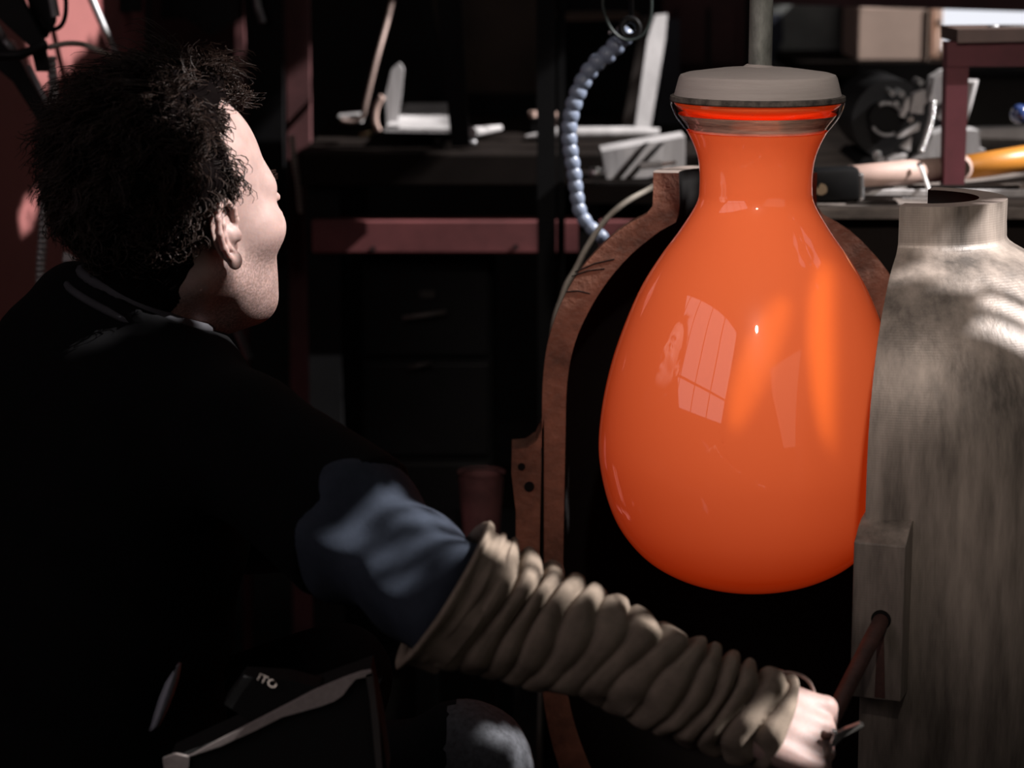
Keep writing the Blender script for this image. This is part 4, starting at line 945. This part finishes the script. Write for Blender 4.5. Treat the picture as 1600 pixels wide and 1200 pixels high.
MB().lathe([(.0005, .010), (.008, .008), (.0105, 0), (.008, -.008), (.0005, -.010)], tuple(W(932, 271, 3.38)), 16).build('head', M['bright_metal'], kn, smooth=True)
MB().tube([W(920, 268, 3.38), W(932, 271, 3.38)], .006, 10).tube([W(932, 271, 3.38), Vector((W(932, 271, 3.38).x, 3.38, sz))], .003, 8).build('neck', M['grey_metal'], kn, smooth=True)
kn.children[1].data.name = 'neck'

# dark uprights and board behind the bench
up = thing('upright_frame', 'black upright posts of a frame standing in front of the bench', 'frame', tuple(W(850, 900, 3.5)[:2]) + (0,))
vpost(838, 868, -60, 3.5, .03, 'post', M['black'], up, 846, 872)
vpost(872, 884, -60, 3.52, .02, 'post', M['black'], up, 872, 884)
bar([(676, -60), (716, -60), (734, 228), (706, 230)], 3.55, .03, 'brace', M['black'], up)
bar([(640, -60), (662, -60), (700, 170), (690, 180)], 4.12, .02, 'brace', M['black'], up)
MB().prism([W(640, -60, 3.64), W(884, -60, 3.64), W(884, -30, 3.64), W(640, -30, 3.64)], (0, .03, 0)).build('crossbar', M['black'], up)
bd = thing('brown_board', 'dull brown board standing upright at the back of the bench', 'board', tuple(W(760, 160, 4.3)[:2]) + (LZ,))
bar([(664, -60), (850, -60), (850, 146), (735, 148), (700, 120)], 4.3, .03, 'sheet', M['brown_board'], bd)
MB().prism([W(664, 146, 4.29), W(850, 146, 4.29), Vector((W(850, 150, 4.29).x, 4.29, LZ + .001)), Vector((W(664, 150, 4.29).x, 4.29, LZ + .001))], (0, .05, 0)).build('plinth', M['black'], bd)
sh = thing('wall_shelf', 'dark wooden shelf edge high behind the blue hose', 'shelf', tuple(W(906, 28, 4.2)))
MB().prism([W(872, 26, 4.2), W(1000, 24, 4.2), W(1000, 31, 4.2), W(872, 33, 4.2)], (0, .2, 0)).build('board', mat('shelf_brown', (.06, .035, .025), .8), sh)
MB().prism([W(860, -60, 4.42), W(1010, -60, 4.42), W(1010, 120, 4.42), Vector((W(1010, 120, 4.42).x, 4.42, 0)), Vector((W(860, 120, 4.42).x, 4.42, 0))], (0, .03, 0)).build('back_panel', M['black'], sh)
rp = thing('red_cabinet', 'dim dark red steel cabinet behind the grey cap', 'cabinet', tuple(W(1100, 300, 4.6)[:2]) + (0,))
a, c_ = W(1035, -60, 4.6), W(1166, -60, 4.6); mr_ = mat('dim_red', (.045, .013, .014), .7, var=.5, scale=6)
MB().prism([a, c_, Vector((c_.x, 4.6, 0)), Vector((a.x, 4.6, 0))], (0, .3, 0)).build('body', mr_, rp)
bar([(1060, 10), (1150, 10), (1150, 100), (1060, 100)], 4.585, .012, 'door', mr_, rp)
bar([(1104, 12), (1110, 12), (1110, 100), (1104, 100)], 4.58, .01, 'door_stile', M['dark_steel'], rp)

# ------------------------------------------------------------------ blue segmented coolant hose with its ring nozzle
HY = 3.02
hose = thing('coolant_hose', 'blue-grey segmented coolant hose hanging from a dark ring, left of the vase', 'hose', tuple(W(985, 44, HY)))
hpts, _ = resample(catmull([Wn(974, 58, HY), Wn(950, 84, HY), Wn(927, 103, HY), Wn(908, 133, HY), Wn(895, 168, HY), Wn(889, 205, HY), Wn(892, 240, HY), Wn(897, 270, HY), Wn(901, 305, HY), Wn(908, 335, HY), Wn(926, 358, HY), Wn(946, 376, HY), Wn(960, 400, HY)], 8), 22)
rb = pxl(14, HY); seg0 = None
prf = [(rb * .45, -.013), (rb * .62, -.011), (rb * .95, -.004), (rb * 1.0, 0), (rb * .92, .005), (rb * .62, .0095), (rb * .5, .013)]
for i in range(22):
    t = Vector(hpts[min(i + 1, 21)] - hpts[max(i - 1, 0)]).normalized()
    if seg0 is None: seg0 = MB().lathe(prf, (0, 0, 0), 18).build('segment', M['blue_plastic'], None, smooth=True); o = seg0
    else: o = seg0.copy(); C.objects.link(o)
    o.rotation_mode = 'QUATERNION'; o.rotation_quaternion = t.to_track_quat('Z', 'Y'); o.location = hpts[i]; o.scale = [1.08 - .016 * i] * 2 + [.98]; attach(o, hose)
rc = W(984, 44, HY - .02)
tor = MB(); n1, n2 = 28, 10; V = []; R1, R2 = pxl(13, HY), pxl(5.5, HY)
for i in range(n1):
    a = 2 * math.pi * i / n1
    for j in range(n2):
        bb = 2 * math.pi * j / n2; V.append(rc + Vector(((R1 + R2 * math.cos(bb)) * math.cos(a), R2 * math.sin(bb) * 1.6, (R1 + R2 * math.cos(bb)) * math.sin(a))))
tor.add(V, [(i * n2 + j, ((i + 1) % n1) * n2 + j, ((i + 1) % n1) * n2 + (j + 1) % n2, i * n2 + (j + 1) % n2) for i in range(n1) for j in range(n2)])
tor.build('ring_nozzle', M['dark_steel'], hose, smooth=True)
MB().tube([W(966, 40, HY), W(974, 46, HY)], pxl(7, HY), 12).build('clamp', M['grey_metal'], hose, smooth=True)
MB().tube([W(953, 50, HY - .02), W(953, 52, HY - .022)], pxl(3, HY), 10).build('screw', M['bright_metal'], hose, smooth=True)
MB().tube(catmull([W(948, -40, HY - .03), W(942, 0, HY - .03), W(944, 18, HY - .03), W(953, 42, HY - .03), W(968, 58, HY - .03), W(984, 63, HY - .03), W(1002, 56, HY - .03), W(1014, 36, HY - .03), W(1018, 8, HY - .03), W(1016, -40, HY - .03)], 6), pxl(2.2, HY), 8).build('hanging_wire', mat('dark_green_wire', (.02, .03, .028), .5), hose, smooth=True)
MB().tube([W(986, -200, HY + .01), W(986, 34, HY + .01)], pxl(4, HY), 10).build('hanger', M['dark_steel'], hose, smooth=True)
cb = thing('beige_cable', 'thin beige cable curving behind the left shoulder of the brown mould', 'cable', tuple(W(950, 340, 2.95)))
MB().tube(catmull([W(1080, 268, 2.99), W(1040, 282, 2.99), W(1010, 298, 2.98), W(975, 318, 2.97), W(945, 345, 2.96), W(918, 385, 2.95), W(900, 420, 2.95), W(880, 460, 2.95), W(860, 560, 2.98), W(850, 900, 3.1), W(840, 1300, 3.3)], 6), pxl(4.5, 2.95), 10).build('cable', M['beige_hose'], cb, smooth=True)

# ------------------------------------------------------------------ right bench with tools
RY = 2.93; RZ = H - .35
rb_ = thing('side_bench', 'grey worn workbench carrying hammer and machinery, behind the grey mould half', 'workbench', (.9, RY, 0))
rx0, rx1 = W(1272, 320, RY).x, 1.55
MB().box(((rx0 + rx1) / 2, RY + .65, RZ - .008), (rx1 - rx0, 1.3, .016), bevel=.003).build('bench_top', M['bench_top'], rb_)
MB().box(((rx0 + rx1) / 2, RY + .04, RZ - .055), (rx1 - rx0 - .04, .03, .075)).build('apron', M['dark_wood'], rb_)
for x in (rx0 + .09, rx1 - .05):
    for y in (RY + .12, RY + 1.2): MB().box((x, y, (RZ - .016) / 2), (.05, .05, RZ - .016)).build('leg', M['dark_steel'], rb_)
for k in range(16):                                          # slivers and dust ridges worn into the top
    px = 1290 + random.random() * 290; yy = RY + .02 + random.random() * .25; p = Vector((W(px, 320, yy).x, yy, RZ + .0015)); l = .02 + random.random() * .06; a = random.uniform(-.3, .3)
    MB().box(tuple(p), (l, .004, .003), Matrix.Rotation(a, 3, 'Z')).build('splinter', M['white_wood'] if k % 2 else M['dark_wood'], rb_)
ham = thing('sledge_hammer', 'black hammer with pale and ochre handle lying on the right bench', 'hammer', tuple(W(1310, 300, 2.98)))
ha, hb = W(1268, 293, 2.985), W(1342, 301, 2.975)
MB().box(((ha.x + hb.x) / 2, 2.985, RZ + .0225), ((hb.x - ha.x), .04, .040), Matrix.Rotation(-.05, 3, 'Y'), bevel=.005).build('head', M['black'], ham, autosmooth=.6)
MB().box((hb.x + .002, 2.985, RZ + .0205), (.007, .036, .034), Matrix.Rotation(-.05, 3, 'Y'), bevel=.003).build('face', M['bright_metal'], ham)
MB().tube([W(1283, 296, 2.964), W(1284, 296, 2.972)], pxl(9, 2.97), 14).build('wedge', mat('dull_brass', (.22, .16, .10), .5, .5), ham)
h0 = Vector((hb.x - .01, 2.995, RZ + .030)); h1 = W(1505, 262, 3.13); h2 = W(1680, 236, 3.26)
MB().tube([h0, h0.lerp(h1, .5), h1], [pxl(17, 3), pxl(19, 3.05), pxl(19.5, 3.1)], 16).build('grip', M['pale_grip'], ham, smooth=True)
MB().tube([h1, h1.lerp(h2, .5), h2], [pxl(19, 3.1), pxl(20, 3.2), pxl(20, 3.2)], 16).build('handle', M['ochre'], ham, smooth=True)
wr = thing('cable_tie', 'white plastic cable tie around the pale hammer handle', 'cable tie', tuple(W(1440, 260, 3.05)))
MB().tube(catmull([W(1436, 256, 3.04), W(1441, 268, 3.035), W(1447, 284, 3.03), W(1454, 306, 3.0)], 5), pxl(3, 3.04), 6).build('thin_strip', mat('white_plastic', (.7, .7, .7), .4, var=.05), wr, smooth=True)
MB().box(tuple(W(1437, 257, 3.04)), (.006, .006, .005)).build('lock', M['dark_steel'], wr)

fr = thing('steel_stand', 'oxide red steel stand with brown board on top, on the right bench', 'stand', tuple(W(1497, 300, 3.08)))
pa, pb = W(1480, 70, 3.06), W(1515, 70, 3.06)
MB().prism([pa, pb, Vector((pb.x, 3.06, RZ)), Vector((pa.x + .002, 3.06, RZ))], (0, .03, 0)).build('post', M['purple_paint'], fr)
bar([(1480, 66), (1700, 62), (1700, 104), (1480, 104)], 3.058, .032, 'top_rail', M['purple_paint'], fr)
bar([(1496, 46), (1700, 44), (1700, 63), (1496, 67)], 3.05, .12, 'board', mat('dark_brown_board', (.06, .035, .028), .7), fr)
pq = W(1690, 70, 3.06)
MB().prism([pq, pq + Vector((.03, 0, 0)), Vector((pq.x + .03, 3.06, RZ)), Vector((pq.x, 3.06, RZ))], (0, .03, 0)).build('post', M['purple_paint'], fr)
for x in (pa.x, pq.x): MB().box((x + .014, 3.075, RZ + .003), (.05, .06, .006)).build('foot_plate', M['purple_paint'], fr)
rl = thing('pale_rod', 'thin grey rod and knob lying on the brown board of the red stand', 'rod', tuple(W(1570, 43, 3.1)))
MB().tube([W(1560, 42, 3.09), W(1640, 42, 3.1)], pxl(3, 3.1), 8).build('shaft', M['grey_metal'], rl, smooth=True)
MB().tube([W(1544, 43, 3.09), W(1560, 42, 3.09)], pxl(4, 3.1), 8).build('knob', M['grey_metal'], rl, smooth=True)

# motor with bright fittings
MY = 3.36
mot = thing('motor', 'dark motor with chrome fittings and pale cowl on the right bench', 'motor', tuple(W(1410, 250, MY)))
mc = W(1392, 190, MY + .05)
def disc(px, py, r, Y0_, Y1_, name, m, seg=24): return MB().tube([W(px, py, Y0_), W(px, py, Y0_) + Vector((0, Y1_ - Y0_, 0))], pxl(r, Y0_), seg).build(name, m, mot, autosmooth=.6)
disc(1395, 188, 62, MY + .06, MY + .25, 'housing', M['dark_steel'], 40)
disc(1386, 186, 26, MY + .02, MY + .06, 'shaft_cover', M['black'], 28)
def arc(cx, cy, r, a0, a1, w, Y, name, m): return MB().tube([W(cx + r * math.cos(a), cy + r * math.sin(a), Y) for a in np.linspace(math.radians(a0), math.radians(a1), 12)], pxl(w, Y), 8).build(name, m, mot, smooth=True)
arc(1386, 186, 25, -120, -10, 3.5, MY + .015, 'bezel', M['grey_metal'])
arc(1386, 186, 25, 60, 150, 2.5, MY + .015, 'bezel', M['grey_metal'])
for (x, y, r) in ((1395, 146, 5), (1409, 147, 5.5), (1401, 162, 4.5), (1423, 187, 5), (1439, 129, 5)): disc(x, y, r, MY, MY + .05, 'bolt', M['bright_metal'], 12)
bar([(1429, 148), (1446, 140), (1448, 160), (1440, 170), (1424, 178), (1424, 168)], MY, .03, 'bracket', M['white_wood'], mot)
bar([(1416, 158), (1421, 152), (1421, 170), (1412, 184), (1407, 182)], MY, .02, 'bracket', M['white_wood'], mot)
bar([(1432, 168), (1443, 167), (1443, 178), (1432, 178)], MY - .01, .02, 'block', M['white_wood'], mot)
bar([(1410, 208), (1438, 192), (1436, 204), (1412, 214), (1402, 215)], MY, .02, 'plate', M['white_wood'], mot)
bar([(1408, 231), (1425, 215), (1422, 236)], MY, .02, 'plate', M['white_wood'], mot)
MB().tube(catmull([W(1371, 236, MY - .02), W(1370, 244, MY - .02), W(1375, 249, MY - .02)], 5), pxl(6, MY), 12).build('elbow_pipe', M['bright_metal'], mot, smooth=True)
disc(1377, 250, 6, MY - .05, MY - .02, 'pipe_end', M['bright_metal'], 14)
bar([(1388, 250), (1400, 243), (1418, 242), (1412, 256), (1392, 258)], MY - .02, .03, 'base_plate', M['white_wood'], mot)
bar([(1460, 122), (1476, 112), (1490, 110), (1484, 150), (1466, 164), (1452, 160), (1456, 146)], MY - .02, .05, 'cowl', M['white_wood'], mot)
MB().tube([W(1500, 130, MY), W(1520, 128, MY), W(1512, 165, MY), W(1508, 190, MY)], [pxl(7, MY), pxl(9, MY), pxl(6, MY), pxl(3, MY)], 12).build('lever', M['white_wood'], mot, smooth=True)
for (x, y) in ((1475, 176), (1480, 168), (1472, 182)): disc(x, y, 6, MY - .02, MY + .03, 'bolt', M['white_wood'], 10)
bar([(1345, 100), (1490, 100), (1490, 235), (1345, 238)], MY + .26, .03, 'back_plate', M['black'], mot)
MB().prism([W(1350, 246, MY + .06), W(1436, 244, MY + .06), Vector((W(1436, 258, MY).x, MY + .06, RZ + .001)), Vector((W(1350, 258, MY).x, MY + .06, RZ + .001))], (0, .2, 0)).build('bed', M['black'], mot)
conduit('spring_hose', 'small corrugated chrome hose running down in front of the motor', [Wn(1458, 160, MY - .04), Wn(1455, 185, MY - .04), Wn(1447, 215, MY - .04), Wn(1440, 234, MY - .04)], pxl(5.5, MY), pxl(5.5, MY), M['bright_metal'], 'hose')
mm = thing('cross_slide', 'pale grey machine slide with flat arms behind the oxide red post', 'machine', tuple(W(1480, 240, 3.5)))
bar([(1424, 250), (1444, 238), (1458, 210), (1482, 203), (1530, 204), (1532, 232), (1540, 234), (1536, 246), (1470, 250), (1440, 252)], 3.40, .06, 'slide', M['white_wood'], mm)
bar([(1524, 202), (1700, 198), (1700, 220), (1524, 216)], 3.62, .04, 'arm', M['white_wood'], mm)
MB().prism([W(1440, 248, 3.41), W(1530, 244, 3.41), Vector((W(1530, 250, 3.41).x, 3.41, RZ + .001)), Vector((W(1440, 250, 3.41).x, 3.41, RZ + .001))], (0, .05, 0)).build('foot', M['dark_steel'], mm)
sld = thing('dark_bin', 'dark brown-grey bin standing behind the red stand', 'bin', tuple(W(1580, 200, 3.95)))
bar([(1512, 108), (1720, 108), (1720, 205), (1512, 205)], 3.95, .2, 'body', mat('bin_brown', (.022, .02, .018), .8, var=.6, scale=5), sld)
MB().box(tuple(W(1610, 112, 3.94)), (pxl(210, 3.95), .03, pxl(8, 3.95))).build('rim', M['dark_steel'], sld)
kb = thing('blue_knob', 'glossy deep blue round knob on a rod at the right edge', 'knob', tuple(W(1594, 178, 3.3)))
kc = W(1593, 178, 3.3)
MB().lathe([(.0005, .0135), (.006, .0123), (.0105, .0085), (.0135, 0), (.0105, -.0085), (.006, -.0123), (.0005, -.0135)], (0, 0, 0), 20).build('ball', M['blue_knob'], None, smooth=True)
ob = bpy.data.objects['ball']; ob.location = kc; attach(ob, kb)
MB().tube([kc + Vector((.01, 0, 0)), kc + Vector((.12, .02, .0)), Vector((kc.x + .12, kc.y + .02, RZ))], .004, 10).build('rod', M['dark_steel'], kb)
rbar = thing('grey_bars', 'pale grey flat bar lying along the right bench below the ochre handle', 'bar', tuple(W(1450, 305, 3.05)))
MB().box((W(1480, 300, 3.04).x, 3.04, RZ + .005), (.26, .022, .010), bevel=.002).build('bar', M['white_wood'], rbar)
MB().box((W(1480, 300, 3.04).x + .02, 3.04, RZ + .012), (.14, .012, .005), bevel=.001).build('rib', M['dark_wood'], rbar)

# cardboard box, green-grey cabinet, overhead beam
shf = thing('box_shelf', 'dark shelf carrying the cardboard box above the motor', 'shelf', tuple(W(1400, 95, 4.2)))
zsh = W(1400, 97, 4.16).z
MB().box((W(1420, 90, 4.3).x, 4.35, zsh - .012), (.42, .4, .022)).build('board', M['dark_wood'], shf)
for x in (W(1325, 90, 4.3).x, W(1520, 90, 4.3).x): MB().box((x, 4.53, zsh / 2), (.04, .04, zsh)).build('post', M['dark_steel'], shf)
cbx = thing('cardboard_box', 'beige cardboard box on the shelf above the motor', 'box', tuple(W(1400, 96, 4.2)))
x0_, x1_ = W(1341, 50, 4.2).x, W(1452, 50, 4.2).x; zt_ = W(1400, 10, 4.2).z
MB().box(((x0_ + x1_) / 2, 4.3, (zsh + zt_) / 2), (x1_ - x0_, .2, zt_ - zsh - .001), bevel=.002).build('carton', M['cardboard'], cbx)
MB().box((x1_ - .003, 4.199, (zsh + zt_) / 2), (.004, .001, zt_ - zsh - .006)).build('edge_tape', M['dark_wood'], cbx)
cb2 = thing('cardboard_box', 'narrow cardboard box beside the larger one on the shelf', 'box', tuple(W(1465, 90, 4.25)))
xa_, xb_ = W(1459, 50, 4.25).x, W(1473, 50, 4.25).x
MB().box(((xa_ + xb_) / 2, 4.33, (zsh + zt_) / 2), (xb_ - xa_, .16, zt_ - zsh - .001), bevel=.002).build('carton', M['cardboard'], cb2)
MB().box(((xa_ + xb_) / 2, 4.249, zt_ - .03), (xb_ - xa_ - .004, .001, .008)).build('tape', M['brown_board'], cb2)
gc = thing('green_cabinet', 'dull green-grey steel cabinet behind the blowpipe', 'cabinet', tuple(W(1255, 300, 4.7)[:2]) + (0,))
ga, gb = W(1198, 8, 4.7), W(1312, 8, 4.7)
MB().prism([ga, gb, Vector((gb.x, 4.7, 0)), Vector((ga.x, 4.7, 0))], (0, .3, 0)).build('body', M['green_grey'], gc)
bar([(1202, 14), (1306, 14), (1300, 70), (1306, 98), (1202, 100)], 4.69, .01, 'door', M['green_grey'], gc)
bar([(1202, 22), (1222, 22), (1224, 60), (1206, 100), (1200, 100)], 4.685, .008, 'blue_panel', mat('dull_blue', (.02, .024, .04), .6), gc)
bm_ = struct(bar([(1196, -12), (1720, -8), (1720, 22), (1196, 6)], 3.9, .06, 'trim_2', mat('red_brown_beam', (.045, .016, .018), .7, var=.4), None))
bl = W(1716, 10, 3.92); struct(MB().box((bl.x, 3.93, H / 2 + .1), (.06, .06, bl.z * 1.0)).build('trim_3', M['dark_steel'])).location.z = bl.z / 2 - (H / 2 + .1)
dp = thing('dark_locker', 'tall black locker behind the motor', 'locker', tuple(W(1330, 300, 4.62)[:2]) + (0,))
la, lb = W(1326, -60, 4.62), W(1354, -60, 4.62)
MB().prism([la, lb, Vector((lb.x, 4.62, 0)), Vector((la.x, 4.62, 0))], (0, .3, 0)).build('body', M['black'], dp)
MB().tube([W(1322, 60, 4.61), W(1322, 90, 4.61)], .004, 8).build('handle', M['dark_steel'], dp)
